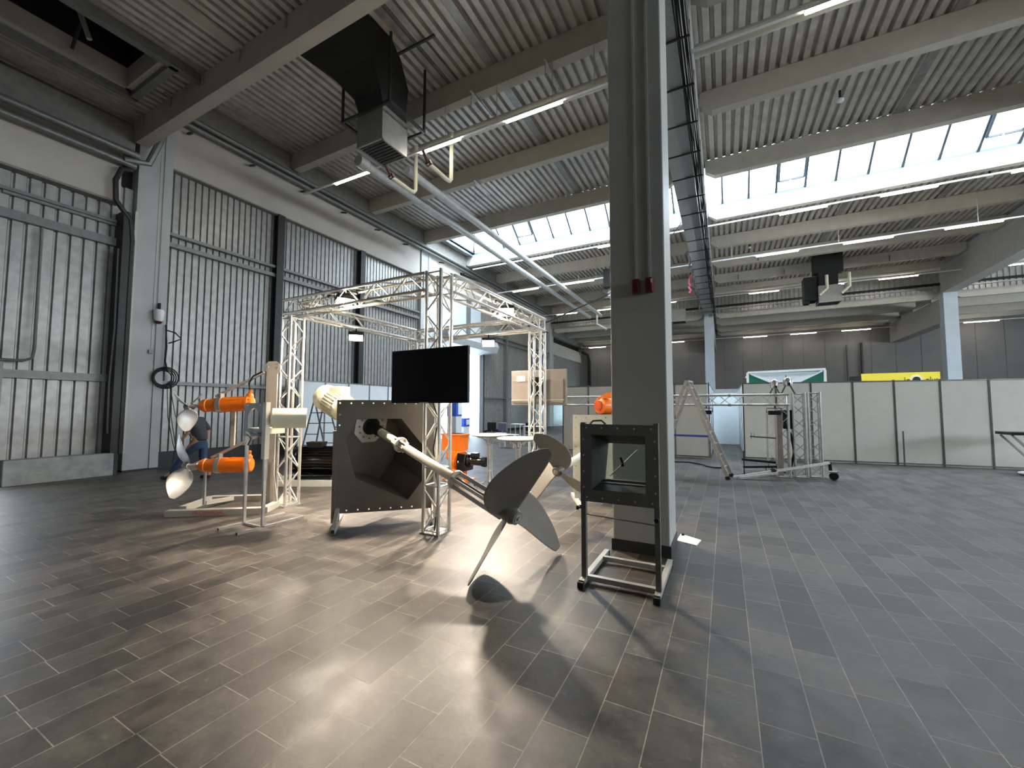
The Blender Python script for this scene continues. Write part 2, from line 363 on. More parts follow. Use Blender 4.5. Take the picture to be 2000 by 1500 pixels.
# ------------------------------------------------------------------ left wall
sheet_z('wall_left', 5.4, 16.1, -13.8, .4, 8.9, .178, .055, galv, .72)
sheet_z('wall_left', -8, .0, -13.8, .0, 7.2, .24, .06, galv, .70); sheet_z('wall_left', 2.45, 4.75, -13.8, .4, 7.4, .24, .06, galv, .70)
sheet_z('wall_left', 22.0, 33.4, -13.8, .2, 8.9, .178, .055, galv, .70)
sheet_z('wall_left', 33.9, 42.8, -13.8, 0, 6.8, .178, .055, galv, .70)
struct(G().box(-14.1, -13.95, 5, 16.3, 0, 10.9).box(-14.1, -13.95, 22.2, 43, 0, 10.9).box(-14.1, -13.95, -8.5, .0, 0, 9.2).box(-14.1, -13.95, 2.45, 5, 0, 10.9).box(-14.1, -13.95, 0, 2.45, 2.7, 9.2).box(-14.1, -13.95, 0, 1.3, 0, 2.7).box(-14.1, -13.95, 16.3, 22.2, 5.2, 10.9).box(-14.1, -13.95, 16.3, 17.6, 0, 5.2).obj('wall_left', blackm))
whitewall = mat('white_wall_sheet', (.55, .60, .63), .55, 0, .03, 2)
struct(G().box(-13.95, -13.72, 16.8, 22.0, 5.2, 8.9).box(-13.95, -13.72, 16.8, 17.6, 0, 5.2).obj('wall_left', whitewall))
struct(G().box(-13.95, -13.62, 5.45, 15.95, 8.35, 10.0).box(-13.95, -13.62, 16.85, 33.3, 8.35, 10.0).obj('trim_fascia', plaster))
struct(G().box(-13.95, -13.55, -8, 4.35, 6.85, 8.25).obj('trim_fascia', plaster))
struct(G().box(-13.95, -13.62, 34.1, 42.4, 6.5, 7.6).obj('trim_fascia', plaster))
struct(G().box(-13.95, -13.60, 5.45, 16.0, 8.33, 8.37).box(-13.95, -13.53, -8, 4.35, 6.82, 6.87).obj('trim_fascia_edge', mat('fascia_edge', (.25, .23, .21), .6)))
struct(G().box(-14.0, -13.3, -8, 4.5, 8.2, 8.85).box(-14.0, -13.35, 5.0, 33.4, 9.95, 10.58).box(-14.0, -13.4, 33.9, 42.5, 8.1, 8.9).obj('trim_edge_beam', mat('edge_beam_paint', (.21, .20, .18), .7)))
for xx, zz in ((-13.42, 9.72), (-13.30, 9.86)):
    tag(G().tube((xx, 5.2, zz), (xx, 33.2, zz), .075, 12).obj('rainwater_pipe', steel_gr, smooth=True), 'grey pipe running high along the left wall, %s one' % ('lower' if zz < 9.8 else 'upper'), 'pipe', 'high wall pipes')
for xx, zz, nm in ((-13.35, 7.85, 'lower'), (-13.2, 8.08, 'upper')):
    tag(G().tube((xx, -6, zz), (xx, 4.55, zz), .085, 12).obj('rainwater_pipe', steel_gr, smooth=True), 'grey pipe above the beige fascia over the left gate, %s one' % nm, 'pipe', 'gate bay pipes')
tag(G().pipe([(-13.3, 4.3, 7.9), (-13.2, 4.75, 8.0), (-13.1, 5.0, 8.9), (-13.2, 5.2, 9.6), (-13.3, 5.5, 9.8)], .08).obj('offset_pipe', steel_gr, smooth=True), 'grey pipe bend stepping up beside the near wall column top', 'pipe')
tag(G().pipe([(-13.4, 4.5, 7.75), (-13.35, 4.28, 7.65), (-13.33, 4.17, 7.3), (-13.33, 4.2, 6.8), (-13.33, 4.5, 6.4), (-13.33, 4.55, 5.9), (-13.33, 4.55, .5)], .06).obj('downpipe', steel_dk, smooth=True), 'dark bent downpipe beside the near wall column', 'downpipe')
tag(G().box(-13.42, -13.36, 4.60, 4.66, .5, 6.7).obj('cable_trunking', tubew), 'pale narrow cable trunking down the near wall column', 'trunking')
for k, y in enumerate((5.75, 7.5, 9.3, 11.1, 12.9, 14.7, 17.5, 19.5)):
    tag(G().bar((-13.6, y, 9.56), (-13.25, y-.05, 9.45), .05, .06).obj('pipe_bracket', steel_dk), 'small dark pipe bracket on the high fascia, number %s from the near column' % ('one two three four five six seven eight'.split()[k]), 'bracket', 'pipe brackets')
# wall columns
for y, n in ((4.70, 'near'), (16.05, 'middle'), (33.4, 'far')):
    struct(G().box(-14.0, XW, y, y+.54, 0, 9.95).box(-14.0, XW+.03, y+.54, y+.74, 0, 9.95).obj('pillar', mat('wall_column_paint', (.44, .45, .44), .6, 0, .05, 2), bevel=.01), n+' wall column')
    struct(G().box(-14, XW+.04, y-.005, y+.75, 0, .04).obj('baseboard_left', plinthm))
# cladding posts, rails and plinth
for y, z1 in ((8.52, 8.35), (12.15, 8.35), (20.35, 8.3), (25.2, 8.3), (29.3, 8.3)):
    struct(G().box(-13.78, -13.55, y, y+.06, 0 if y < 18 or y > 22.5 else 5.3, z1).box(-13.78, -13.74, y-.06, y+.22, 0 if y < 18 or y > 22.5 else 5.3, z1).box(-13.57, -13.53, y-.05, y+.2, 0 if y < 18 or y > 22.5 else 5.3, z1).obj('trim_post', steel_dk if y < 18 else steel_gr))
for y0, y1 in ((5.45, 16.0), (22.1, 33.3)):
    for z, r in ((6.50, .045), (6.20, .06), (2.32, .05)):
        struct(G().box(-13.78, -13.62, y0, y1, z-r, z+r).obj('trim_rail', steel_gr))
struct(G().box(-13.78, -13.66, 5.45, 16.0, 0, .43).obj('baseboard_left', plinthm))
struct(G().box(-13.8, -13.70, 2.5, 4.5, 6.28, 6.34).box(-13.8, -13.66, -8, 4.5, 5.75, 5.95).box(-13.8, -13.66, 2.55, 4.4, 2.28, 2.46).box(-13.8, -13.68, -8, 4.5, 6.35, 6.43).obj('trim_rail', steel_gr))
struct(G().box(-13.85, -13.3, 4.36, 4.52, 0, 6.6).obj('trim_post', steel_dk))
struct(G().box(-13.9, -13.35, 2.45, 2.62, 0, 2.6).obj('trim_post', steel_gr))
tag(G().box(-13.55, -13.18, 2.68, 4.40, 0, .53).obj('concrete_kerb', kerbm, bevel=.015), 'low grey concrete kerb block at the foot of the left gate', 'kerb')
tag(G().pipe([(-13.5, 1.9, 2.65), (-13.5, 2.9, 2.65), (-13.52, 3.05, 2.72), (-13.55, 3.08, 2.95), (-13.62, 3.08, 5.7)], .03).obj('gate_pipe', steel_gr, smooth=True), 'thin bent grey pipe in front of the left gate', 'pipe')
tag(G().pipe([(-13.36, 4.30, 1.0), (-13.36, 4.28, 2.2), (-13.36, 4.32, 3.6), (-13.36, 4.3, 5.6)], .035, 6).obj('gate_chain', steel_dk), 'dark vertical gate rod at the right edge of the left gate', 'rod')
# roller door 18..22
d = bpy.data.objects.new('door_1', None); C.objects.link(d); d.location = (-13.7, 20, 0); d['kind'] = 'structure'; d['label'] = 'tall bright roller door opening in the left wall'
g = G()
for k in range(9):
    y = 17.65+k*.49; g.grid([[(-13.75, y, 0), (-13.75, y, 5.2)], [(-13.71, y+.24, 0), (-13.71, y+.24, 5.2)], [(-13.75, y+.475, 0), (-13.75, y+.475, 5.2)]])
g.obj('curtain', curtainm, d)
G().box(-13.76, -13.45, 21.9, 22.05, 0, 5.2).box(-13.76, -13.45, 17.5, 17.62, 0, 5.2).obj('guide_rail', steel_dk, d)
G().prism([(-13.75, 17.3, 4.95), (-12.9, 17.3, 5.15), (-12.75, 17.3, 5.5), (-12.9, 17.3, 5.85), (-13.75, 17.3, 6.0)], (0, 5.4, 0)).obj('roller_housing', mat('housing_grey', (.45, .46, .46), .5), d)
# far glazed door
d = bpy.data.objects.new('door_2', None); C.objects.link(d); d.location = (-11.7, 42.4, 0); d['kind'] = 'structure'; d['label'] = 'far glazed door with panes glowing in place of daylight'
gl = mat('daylight_glow_pane', (.6, .8, .9), .3, 0, 0, emis=(.55, .85, 1), estr=2.2)  # the pane itself emits, its glow stands in for daylight outside
G().box(-13.2, -10.6, 42.3, 42.34, 0, 3.0).obj('pane', gl, d)
G().box(-13.3, -13.15, 42.2, 42.4, 0, 3.1).box(-11.95, -11.8, 42.2, 42.4, 0, 3.1).box(-10.65, -10.5, 42.2, 42.4, 0, 3.1).box(-13.3, -10.5, 42.2, 42.4, 3, 3.12).box(-13.3, -10.5, 42.2, 42.4, .0, .15).obj('door_frame', steel_dk, d)
# other walls
struct(G().box(-14.4, 25.4, 42.4, 42.6, 0, 9.3).obj('wall_back', wallfar), 'dark grey far wall')
g = G()
for k in range(26): g.box(-13.4+k*1.5, -13.37+k*1.5, 42.385, 42.4, 0, 8.4)
struct(g.obj('trim_wall_joints', mat('joint_dark', (.13, .125, .12), .8)))
struct(G().box(25.0, 25.2, -8.5, 42.6, 0, 4.2).box(25.0, 25.2, -8.5, 42.6, 6.2, 11).box(25, 25.2, 32, 42.6, 2.4, 6).box(25, 25.2, -8.5, -6, 2.4, 6).obj('wall_right', mat('right_wall_sheet', (.42, .43, .43), .7)))
g = G()
for k in range(20): g.box(25.05, 25.15, -6+k*2.0, -5.9+k*2.0, 2.4, 6.0)
struct(g.obj('window_fill', steel_gr), 'unseen row of windows added in the right wall for fill light')  # windows out of view, added to bring fill light from the side
struct(G().box(-14.4, 25.4, -8.6, -8.4, 0, 9.3).obj('wall_front', mat('front_wall_sheet', (.16, .16, .16), .7)))
# far wall ladder / pipe
tag(G().tube((9.95, 42.2, 2.5), (9.95, 42.2, 7.0), .09).tube((9.0, 42.25, 2.5), (9.0, 42.25, 6.9), .03).obj('wall_pipe', steel_dk), 'dark vertical pipe on the far wall above the partition', 'pipe')
tag(G().pipe([(-13.3, 41.6, 7.6), (-12.75, 41.9, 7.3), (-12.65, 42.1, 6.6), (-12.65, 42.1, 0)], .16).obj('corner_pipe', blackm, smooth=True), 'thick black pipe bending down in the far left corner', 'pipe')
# ================================================================== TRUSS STAND
def truss_mesh(g, p, q, wd=.29, r=.025, rb=.011, pitch=.30, up=(0, 0, 1)):
    p, q, a, b, d = g.frame(p, q, up); h = wd/2-r; L = (q-p).length
    cs = [(-h, -h), (h, -h), (h, h), (-h, h)]
    for i, j in cs: g.tube(p+a*i+b*j, q+a*i+b*j, r, 8)
    n = max(1, int(round(L/pitch))); st = L/n
    for k in range(4):
        c0, c1 = cs[k], cs[(k+1) % 4]; A = a*c0[0]+b*c0[1]; B = a*c1[0]+b*c1[1]
        for m_ in range(n):
            s0, s1 = (A, B) if (m_+k) % 2 else (B, A)
            g.tube(p+d*(st*m_+.02)+s0, p+d*(st*(m_+1)-.02)+s1, rb, 5, cap=False)
        for e in (.03, L-.03): g.tube(p+d*e+A, p+d*e+B, rb, 5)
    return g
tf = thing('box_truss', 'square aluminium box truss frame of four legs around the mixer exhibits', 'truss frame', (-5, 6, 0))
LG = dict(FL=(-6.62, 4.47), FC=(-3.45, 4.45), FR=(-3.4, 7.65), BL=(-6.6, 7.65))
for k, (x, y) in LG.items():
    o = truss_mesh(G(), (x, y, .01), (x, y, 3.21 if k != 'FC' else 3.52), up=(0, 1, 0)).obj('truss_leg', alu, tf)
    G().box(x-.15, x+.15, y-.15, y+.15, 0, .012).obj('base_plate', alu_dk, tf)
    g = G()
    for z in (.62, .86) if k == 'FC' else (1.15,):
        for i, j in ((-1, -1), (1, -1), (1, 1), (-1, 1)):
            pass
        for a_, b_ in (((-1, -1), (1, -1)), ((1, -1), (1, 1)), ((1, 1), (-1, 1)), ((-1, 1), (-1, -1))):
            g.tube((x+a_[0]*.12, y+a_[1]*.12, z), (x+b_[0]*.12, y+b_[1]*.12, z), .011, 6)
        g.obj('cross_brace', alu, tf); g = G()
def tb(a, b): truss_mesh(G(), a, b).obj('truss_beam', alu, tf)
tb((-6.72, 4.47, 3.38), (-3.6, 4.45, 3.38)); tb((-6.6, 7.65, 3.38), (-3.27, 7.65, 3.38))
tb((-6.6, 4.65, 3.38), (-6.6, 7.5, 3.38)); tb((-3.42, 4.6, 3.38), (-3.40, 7.8, 3.38))
# floodlights with real lamps
def flood(loc, aim, lab, power, spread=2.6):
    t = thing('floodlight', lab, 'floodlight', loc, 'floodlights on the truss')
    d = (V(aim)-V(loc)).normalized(); m = d.to_track_quat('-Z', 'Y').to_matrix().to_4x4(); m.translation = V(loc)
    G().box(-.135, .135, -.10, .10, -.02, .06, m).box(-.07, .07, -.05, .05, .06, .09, m).obj('housing', blackm, t, bevel=.008)
    G().box(-.125, .125, -.09, .09, -.026, -.021, m).obj('lens', flood_on, t)
    top = V(loc)+V(0, 0, .2)
    G().pipe([m @ V(-.15, 0, .02), m @ V(-.15, 0, .13), m @ V(.15, 0, .13), m @ V(.15, 0, .02)], .008, 6).tube(m @ V(0, 0, .13), top, .012).obj('bracket', blackm, t)
    l = bpy.data.lights.new('flood_beam', 'AREA'); l.shape = 'RECTANGLE'; l.size = .19; l.size_y = .14; l.energy = power; l.color = (1, .84, .66); l.spread = spread
    o = bpy.data.objects.new('flood_beam', l); C.objects.link(o); o.matrix_basis = m @ Matrix.Translation((0, 0, -.034))
flood((-6.6, 5.82, 3.08), (-5.4, 4.7, 0), 'glowing floodlight under the left truss beam', 15, 1.6)
flood((-4.57, 7.65, 3.08), (-3.5, 5.6, 0), 'glowing floodlight under the rear truss beam, right of the screen', 15, 1.65)
flood((-5.35, 4.47, 3.36), (-4.3, 4.0, 0), 'black floodlight inside the front truss beam, pointing down', 22, 1.7)
flood((-3.42, 6.35, 3.38), (-2.6, 4.7, 0), 'black floodlight inside the right truss beam', 13, 1.75)
for (a, b, c), lab in ((((-5.75, 4.47, 3.47), (-5.4, 4.5, 3.56), (-5.1, 4.5, 3.45)), 'black flexible lamp arm clamped in the front truss beam'), (((-3.42, 5.95, 3.45), (-3.4, 6.15, 3.55), (-3.42, 6.35, 3.58)), 'black bent lamp arm clamped in the right truss beam')):
    tag(G().pipe([a, ((a[0]+b[0])/2, (a[1]+b[1])/2, b[2]-.01), b, c], .022).obj('lamp_arm', blackm, smooth=True), lab, 'lamp arm')
# screens
t = thing('television', 'large black flat television hung on the centre truss leg', 'television', (-3.45, 4.2, 1.72))
G().box(-4.01, -2.77, 4.155, 4.20, 1.71, 2.42).obj('casing', black, t, bevel=.006)
G().box(-3.998, -2.782, 4.150, 4.154, 1.73, 2.408).obj('screen', screenm, t)
G().box(-3.52, -3.38, 4.147, 4.152, 1.712, 1.722).obj('badge', alu, t)
G().box(-3.7, -3.2, 4.20, 4.26, 1.85, 2.25).box(-3.5, -3.4, 4.24, 4.32, 1.95, 2.15).obj('wall_mount', blackm, t)
t = thing('television', 'grey television seen from behind on the rear right truss leg', 'television', (-3.5, 8.1, 1.72))
G().box(-4.14, -2.86, 7.92, 7.97, 1.71, 2.46).box(-4.08, -2.92, 7.87, 7.93, 1.76, 2.25).obj('casing', tvback, t, bevel=.012)
G().box(-4.12, -2.88, 7.972, 7.976, 1.74, 2.44).obj('screen', screenm, t)
G().box(-4.10, -2.90, 7.862, 7.868, 1.81, 1.83).obj('vent_strip', beige, t)
G().box(-3.98, -3.78, 7.862, 7.868, 2.22, 2.34).obj('label', white, t)
G().box(-3.62, -3.32, 7.80, 7.87, 1.9, 2.3).obj('wall_mount', blackm, t)
tag(G().pipe([(-3.5, 7.78, 2.3), (-3.46, 7.72, 2.0), (-3.5, 7.74, 1.5), (-3.44, 7.7, .8), (-3.46, 7.7, .05)], .012, 6).obj('power_cable', blackm), 'black power cable running down the rear right truss leg', 'cable')
tag(G().pipe([(-3.5, 4.4, 1.75), (-3.42, 4.42, 1.5), (-3.46, 4.38, 1.1), (-3.40, 4.42, .5), (-3.44, 4.4, .03)], .010, 6).obj('power_cable', blackm), 'black cable inside the centre truss leg under the big television', 'cable')
tag(G().pipe([(-3.3, 4.75, 3.56), (-3.3, 5.4, 3.6), (-3.6, 6.6, 3.62), (-4.2, 9.5, 3.75), (-2.9, 11.5, 4.9), (-2.0, 13.5, 6.3), (-1.25, 16.5, 8.8)], .016, 6).obj('supply_cable', blackm, smooth=True), 'thick black cable sagging from the truss up to the roof girder', 'cable')

# ------------------------------------------------------------------ blade generator
def spline(pts, n):
    out = []; m = len(pts)
    for i in range(n+1):
        u = i/n*(m-1); k = min(int(u), m-2); f = u-k
        p0, p1, p2, p3 = (V(pts[max(k-1, 0)]), V(pts[k]), V(pts[k+1]), V(pts[min(k+2, m-1)]))
        out.append(.5*((2*p1)+(p2-p0)*f+(2*p0-5*p1+4*p2-p3)*f*f+(3*p1-p0-3*p2+p3)*f**3))
    return out
LEAD = [(.085, 2.1, -.13), (.179, 1.628, -.20), (.314, 1.094, -.223), (.503, .686, -.139), (.697, .271, .035), (.79, .09, .15), (.825, -.01, .217)]
TRAIL = [(.07, -.7, -.02), (.10, -.457, .013), (.238, -.207, .068), (.491, -.155, .151), (.66, -.13, .21), (.76, -.10, .238), (.825, -.01, .217)]
def blade(H, a, j, hand, m, parent, scale=1., t0=0.):
    a = V(a).normalized(); up = (V(0, 0, 1)-a*a.z).normalized(); e = a.cross(up)
    cart = lambda L: [(r*math.cos(t*hand), r*math.sin(t*hand), x) for r, t, x in L]
    le = spline(cart(LEAD), 16); tr = spline(cart(TRAIL), 16); ph = t0+j*2*PI/3
    rows = []
    for i in range(17):
        row = []
        for q in range(9):
            u = q/8; c = le[i]*(1-u)+tr[i]*u
            x, y = c.x*math.cos(ph)-c.y*math.sin(ph), c.x*math.sin(ph)+c.y*math.cos(ph)
            row.append(V(H)+(up*x+e*y+a*c.z)*scale)
        rows.append(row)
    return G().grid(rows).obj('propeller_blade', m, parent, smooth=True, solid=.012, sub=1)
# ------------------------------------------------------------------ big side-entry mixer with the brown plate
PP = V(-4.85, 4.05, 0); PE = V(.727, .687, 0).normalized(); PN = V(.687, -.727, 0).normalized()
mx = thing('agitator', 'long shaft agitator with three-blade propeller through a brown bolted plate', 'agitator', (-4.0, 4.3, 0))
def pp(s, z, n=0): return PP+PE*s+V(0, 0, z)+PN*n
hole = [(.05, 1.17), (.21, .64), (.94, .30), (1.15, .58), (1.16, 1.07), (.83, 1.49), (.51, 1.49), (.20, 1.49)]
outer = [(-.06, 1.17), (-.06, .16), (.94, .16), (1.36, .16), (1.36, 1.07), (1.36, 1.76), (.51, 1.76), (-.06, 1.76)]
g = G(); fr = [[g.bm.verts.new(pp(s, z, n)) for s, z in ring] for ring, n in ((outer, .006), (hole, .006), (hole, -.006), (outer, -.006))]
for A_, B_ in ((0, 1), (1, 2), (2, 3), (3, 0)): g.bridge(fr[A_], fr[B_])
plate = g.obj('mounting_plate', khaki, mx)
def drill(o, pts, axis, r, length=.1):      # real through holes
    g = G()
    for p in pts: g.tube(V(p)-V(axis)*length/2, V(p)+V(axis)*length/2, r, 10)
    me = g.mesh('cut'); c = bpy.data.objects.new('cut', me); C.objects.link(c)
    c.matrix_basis = Matrix.Identity(4)
    par, inv = o.parent, o.matrix_parent_inverse.copy(); o.parent = None
    md = o.modifiers.new('holes', 'BOOLEAN'); md.operation = 'DIFFERENCE'; md.object = c; md.solver = 'EXACT'
    bpy.context.view_layer.update()
    dg = bpy.context.evaluated_depsgraph_get(); nm = bpy.data.meshes.new_from_object(o.evaluated_get(dg))
    o.modifiers.remove(md); old = o.data; nm.name = old.name; o.data = nm
    bpy.data.objects.remove(c); bpy.data.meshes.remove(me); o.parent = par; o.matrix_parent_inverse = inv
hp = [pp(-.02+k*.1505, 1.715) for k in range(10)]+[pp(.10+k*.15, .20) for k in range(9)]+[pp(-.02, z) for z in (1.55, 1.40)]+[pp(1.32, 1.55-k*.155) for k in range(9)]
drill(plate, hp, PN, .012)
g = G(); 
g.bar(pp(-.075, .04), pp(-.075, 1.32), .045, .06, up=PN).obj('edge_profile', khaki, mx)
HUB = V(-1.971, 3.829, .53); AX = V(.932, -.227, -.284).normalized()
sh = lambda s: HUB-AX*s
fu = (V(0, 0, 1)-AX*AX.z).normalized(); fe = AX.cross(fu)
fc = sh(2.98)
ang = [PI/8+k*PI/4 for k in range(8)]
FR_ = [.275]*8
ring = [fc+fe*math.cos(a)*r+fu*math.sin(a)*r for a, r in zip(ang, FR_)]
order = sorted(range(8), key=lambda i: ang[i])
bk = []
for s, z in hole:
    p = pp(s, z, -.004); bk.append(p-AX*((p-fc).dot(AX)))
tg = G().loft([[pp(s, z, -.004) for s, z in hole], bk], cap=False); tg.bm.faces.new([tg.bm.verts.new(p) for p in bk])
tg.obj('trough', khaki_dk, mx, solid=.006)
fl_ = G().loft([[p+AX*.012 for p in ring], [p-AX*.004 for p in ring]]).obj('flange', beige, mx)
for k in range(12): G().tube(fc+AX*.012+(fe*math.cos(k*PI/6)+fu*math.sin(k*PI/6))*.19, fc+AX*.03+(fe*math.cos(k*PI/6)+fu*math.sin(k*PI/6))*.19, .013, 6).obj('bolt', steel_gr, fl_)

G().lathe([(0, .135), (.02, .135), (.02, .09), (.30, .075)], fc, AX, 24).obj('seal_housing', blackm, mx, smooth=True)
G().lathe([(0, .058), (1.82, .058)], sh(2.75), AX, 24).obj('shaft', cream, mx, smooth=True)
for s_ in (2.15,):
    G().lathe([(-.015, .06), (-.015, .105), (.015, .105), (.015, .06)], sh(s_), AX, 24).obj('shaft_collar', cream, mx, smooth=True)
    g = G()
    for k in range(6):
        r_ = fe*math.cos(k*PI/3)+fu*math.sin(k*PI/3); g.bar(sh(s_)+r_*.078, sh(s_+.13)+r_*.06, .012, .03, up=r_); g.bar(sh(s_)+r_*.078, sh(s_-.13)+r_*.06, .012, .03, up=r_)
    g.obj('collar_gusset', stainless, mx)
G().lathe([(0, .06), (0, .115), (.025, .115), (.025, .06)], sh(.96), AX, 24).obj('shaft_collar', cream, mx, smooth=True)
for k in range(4):
    r_ = fe*math.cos(k*PI/2+.4)+fu*math.sin(k*PI/2+.4); G().bar(sh(.95)+r_*.085, sh(.14)+r_*.085, .03, .045, up=r_).obj('cage_rod', stainless, mx)
G().lathe([(0, .035), (.9, .035)], sh(.95), AX, 14).obj('inner_shaft', steel_gr, mx, smooth=True)
hb = G().lathe([(-.16, .06), (-.16, .088), (0, .092), (.03, .078), (.055, .072), (.06, .0)], HUB, AX, 28).obj('hub', bladem, mx, smooth=True)
G().lathe([(.05, .045), (.064, .045), (.064, .03), (.058, .03), (.058, .018), (.085, .016), (.09, 0)], HUB, AX, 24).obj('hub_bolt', stainless, hb, smooth=True)
for j in range(3): blade(HUB, AX, -j, 1, bladem, mx)
# cream motor behind the plate
md = sh(3.35)
mo = G().lathe([(0, .19), (.05, .19), (.06, .145), (.45, .135), (.46, .20), (.52, .205), (.95, .205), (.96, .22), (1.0, .23), (1.22, .23), (1.30, .19), (1.31, .0)], md, -AX, 28).obj('motor', cream, mx, smooth=True)
g = G()
for k in range(28):
    r_ = fe*math.cos(k*PI/14)+fu*math.sin(k*PI/14); g.bar(sh(3.35+.55)+r_*.212, sh(3.35+.94)+r_*.212, .008, .03, up=r_)
g.obj('cooling_fins', cream, mo)
g = G(); g.box(-.14, .14, -.1, .1, 0, .14, Matrix.Translation(sh(4.1)+fu*.17)).obj('terminal_box', cream, mo, bevel=.01)
G().bar(sh(3.4)-fu*.16, sh(3.9)-fu*.2+V(0, 0, -.12), .2, .03).obj('support_bracket', cream, mx)
for s_, nm in ((-.02, 'l'), (1.30, 'r')):
    b = pp(s_, 0, 0)
    G().bar(b+PN*.42+V(0, 0, .03), b-PN*.62+V(0, 0, .03), .06, .06).obj('foot_bar', beige, mx)
    G().bar(b+V(0, 0, .04), b+V(0, 0, .18), .06, .06, up=PN).bar(b+PN*.3+V(0, 0, .05), b+V(0, 0, .22), .05, .05).obj('foot_brace', beige, mx)
    g = G()
    for e_ in (PN*.421, -PN*.621): g.bar(b+e_+V(0, 0, .03), b+e_*1.006+V(0, 0, .03), .045, .045)
    g.obj('end_cap', rubber, mx)

# ------------------------------------------------------------------ second agitator, behind to the right
m2 = thing('agitator', 'smaller agitator with brown propeller and cream drilled plate half behind the pillar', 'agitator', (-2.0, 6.6, 0))
H2 = V(-2.18, 5.6, .735); A2 = V(-.19, -.955, -.22).normalized(); u2 = (V(0, 0, 1)-A2*A2.z).normalized(); e2 = A2.cross(u2)
for j in range(3): blade(H2, A2, j, -1, bladem, m2, .76, .28)
hb = G().lathe([(-.12, .05), (-.12, .075), (0, .078), (.03, .06), (.035, 0)], H2, A2, 24).obj('hub', bladem, m2, smooth=True)
G().lathe([(.03, .035), (.045, .035), (.045, .018), (.06, .014), (.064, 0)], H2, A2, 20).obj('hub_bolt', stainless, hb, smooth=True)
G().lathe([(0, .05), (1.9, .05)], H2-A2*.1, -A2, 18).obj('shaft', cream, m2, smooth=True)
D2 = V(.887, .46, 0).normalized(); N2 = V(.46, -.887, 0).normalized(); B2 = V(-2.42, 7.02, 0)
p2 = G().bar(B2+V(0, 0, .85), B2+D2*1.35+V(0, 0, .85), .012, 1.36).obj('mounting_plate', cream, m2)
drill(p2, [B2+D2*(.05+k*.18)+V(0, 0, 1.48) for k in range(8)]+[B2+D2*.05+V(0, 0, 1.3-k*.17) for k in range(7)], N2, .011)
for s_ in (.05, 1.3):
    b = B2+D2*s_; G().bar(b+N2*.5+V(0, 0, .03), b-N2*.5+V(0, 0, .03), .06, .06).bar(b+V(0, 0, .05), b+V(0, 0, .2), .06, .06, up=N2).obj('foot_bar', beige, m2)
    G().bar(b+N2*.501+V(0, 0, .03), b+N2*.504+V(0, 0, .03), .045, .045).obj('end_cap', rubber, m2)
G().lathe([(0, .16), (.5, .16), (.52, .19), (.95, .19), (1.0, .14)], H2-A2*2.0, -A2, 22).obj('motor', cream, m2, smooth=True)

# ------------------------------------------------------------------ orange twin mixer stand
ME = V(.8, .6, 0); MN = V(.6, -.8, 0); MM = V(-6.75, 4.25, 0)
mm = lambda s, n, z: MM-ME*s+MN*n+V(0, 0, z)
st = thing('mixer_stand', 'beige steel display stand holding two orange mixers, with red lettering', 'display stand', (-7.0, 4.0, 0))
A_, B_ = V(-7.53, 3.16, 0), V(-6.44, 3.97, 0)
G().bar(A_+V(0, 0, .045), B_+V(0, 0, .045), .12, .09).obj('base_bar', beige, st)
G().bar(V(-8.06, 4.02, .045), V(-7.2, 4.62, .045), .12, .09).obj('base_bar', beige, st)
G().bar(B_+V(0, 0, .045), V(-6.95, 4.72, .045), .10, .088).obj('base_bar', beige, st)
G().bar(V(-8.06, 4.02, .045), V(-7.62, 3.40, .045), .10, .088).obj('base_bar', beige, st)
G().bar(B_+V(.002, .001, .045), B_+V(.006, .004, .045), .07, .06).obj('end_cap', rubber, st)
text('PROJIMICHL', textred, .082, basis((A_+B_)/2-ME*.08+MN*.0615+V(0, 0, .045), ME, V(0, 0, 1)), st, sx=1.0)
mast = G().prism([mm(.12, -.02, .72), mm(.12, -.02, 2.25), mm(.15, -.02, 2.28), mm(.15, -.02, 2.36), mm(.09, -.02, 2.43), mm(-.03, -.02, 2.43), mm(-.09, -.02, 2.36), mm(-.09, -.02, 2.26), mm(-.05, -.02, 2.22), mm(-.05, -.02, 1.45), mm(-.09, -.02, 1.40), mm(-.09, -.02, 1.30), mm(-.05, -.02, 1.2), mm(-.05, -.02, .72)], MN*.03).obj('mast_plate', beige, st)
for (s_, z_) in ((.10, 2.33), (-.05, 2.33), (-.05, 2.40), (-.05, 1.35), (.06, 1.18), (-.04, .8), (.02, .95)):
    G().tube(mm(s_, .01, z_), mm(s_, .03, z_), .014, 8).obj('bolt', stainless, mast)
G().bar(mm(.02, -.06, .04), mm(.02, -.06, 2.3), .09, .09, up=ME).bar(mm(-.03, .0, .09), mm(-.03, -.0, .75), .05, .05, up=ME).obj('mast', beige, st)
G().bar(mm(.10, .02, .04), mm(.05, .0, 1.15), .035, .05, up=ME).bar(mm(-.1, .0, .05), mm(0, 0, .75), .035, .05, up=ME).obj('brace', beige, st)
G().bar(mm(.16, .0, 2.24), mm(.88, .0, 1.83), .035, .05, up=MN).obj('upper_arm', beige, st)
G().bar(mm(.14, .0, 1.22), mm(.90, .0, .83), .035, .06, up=MN).obj('lower_arm', beige, st)
G().bar(mm(.60, -.0, 1.62), mm(.60, -.0, 1.0), .06, .05, up=MN).obj('spacer_post', beige, st)
G().tube(mm(.97, .03, .08), mm(.97, .03, .60), .022, 10).obj('support_post', alu_dk, st, smooth=True)
G().bar(mm(.97, .0, .10), mm(.80, -.5, .06), .07, .06).obj('fork', beige, st)
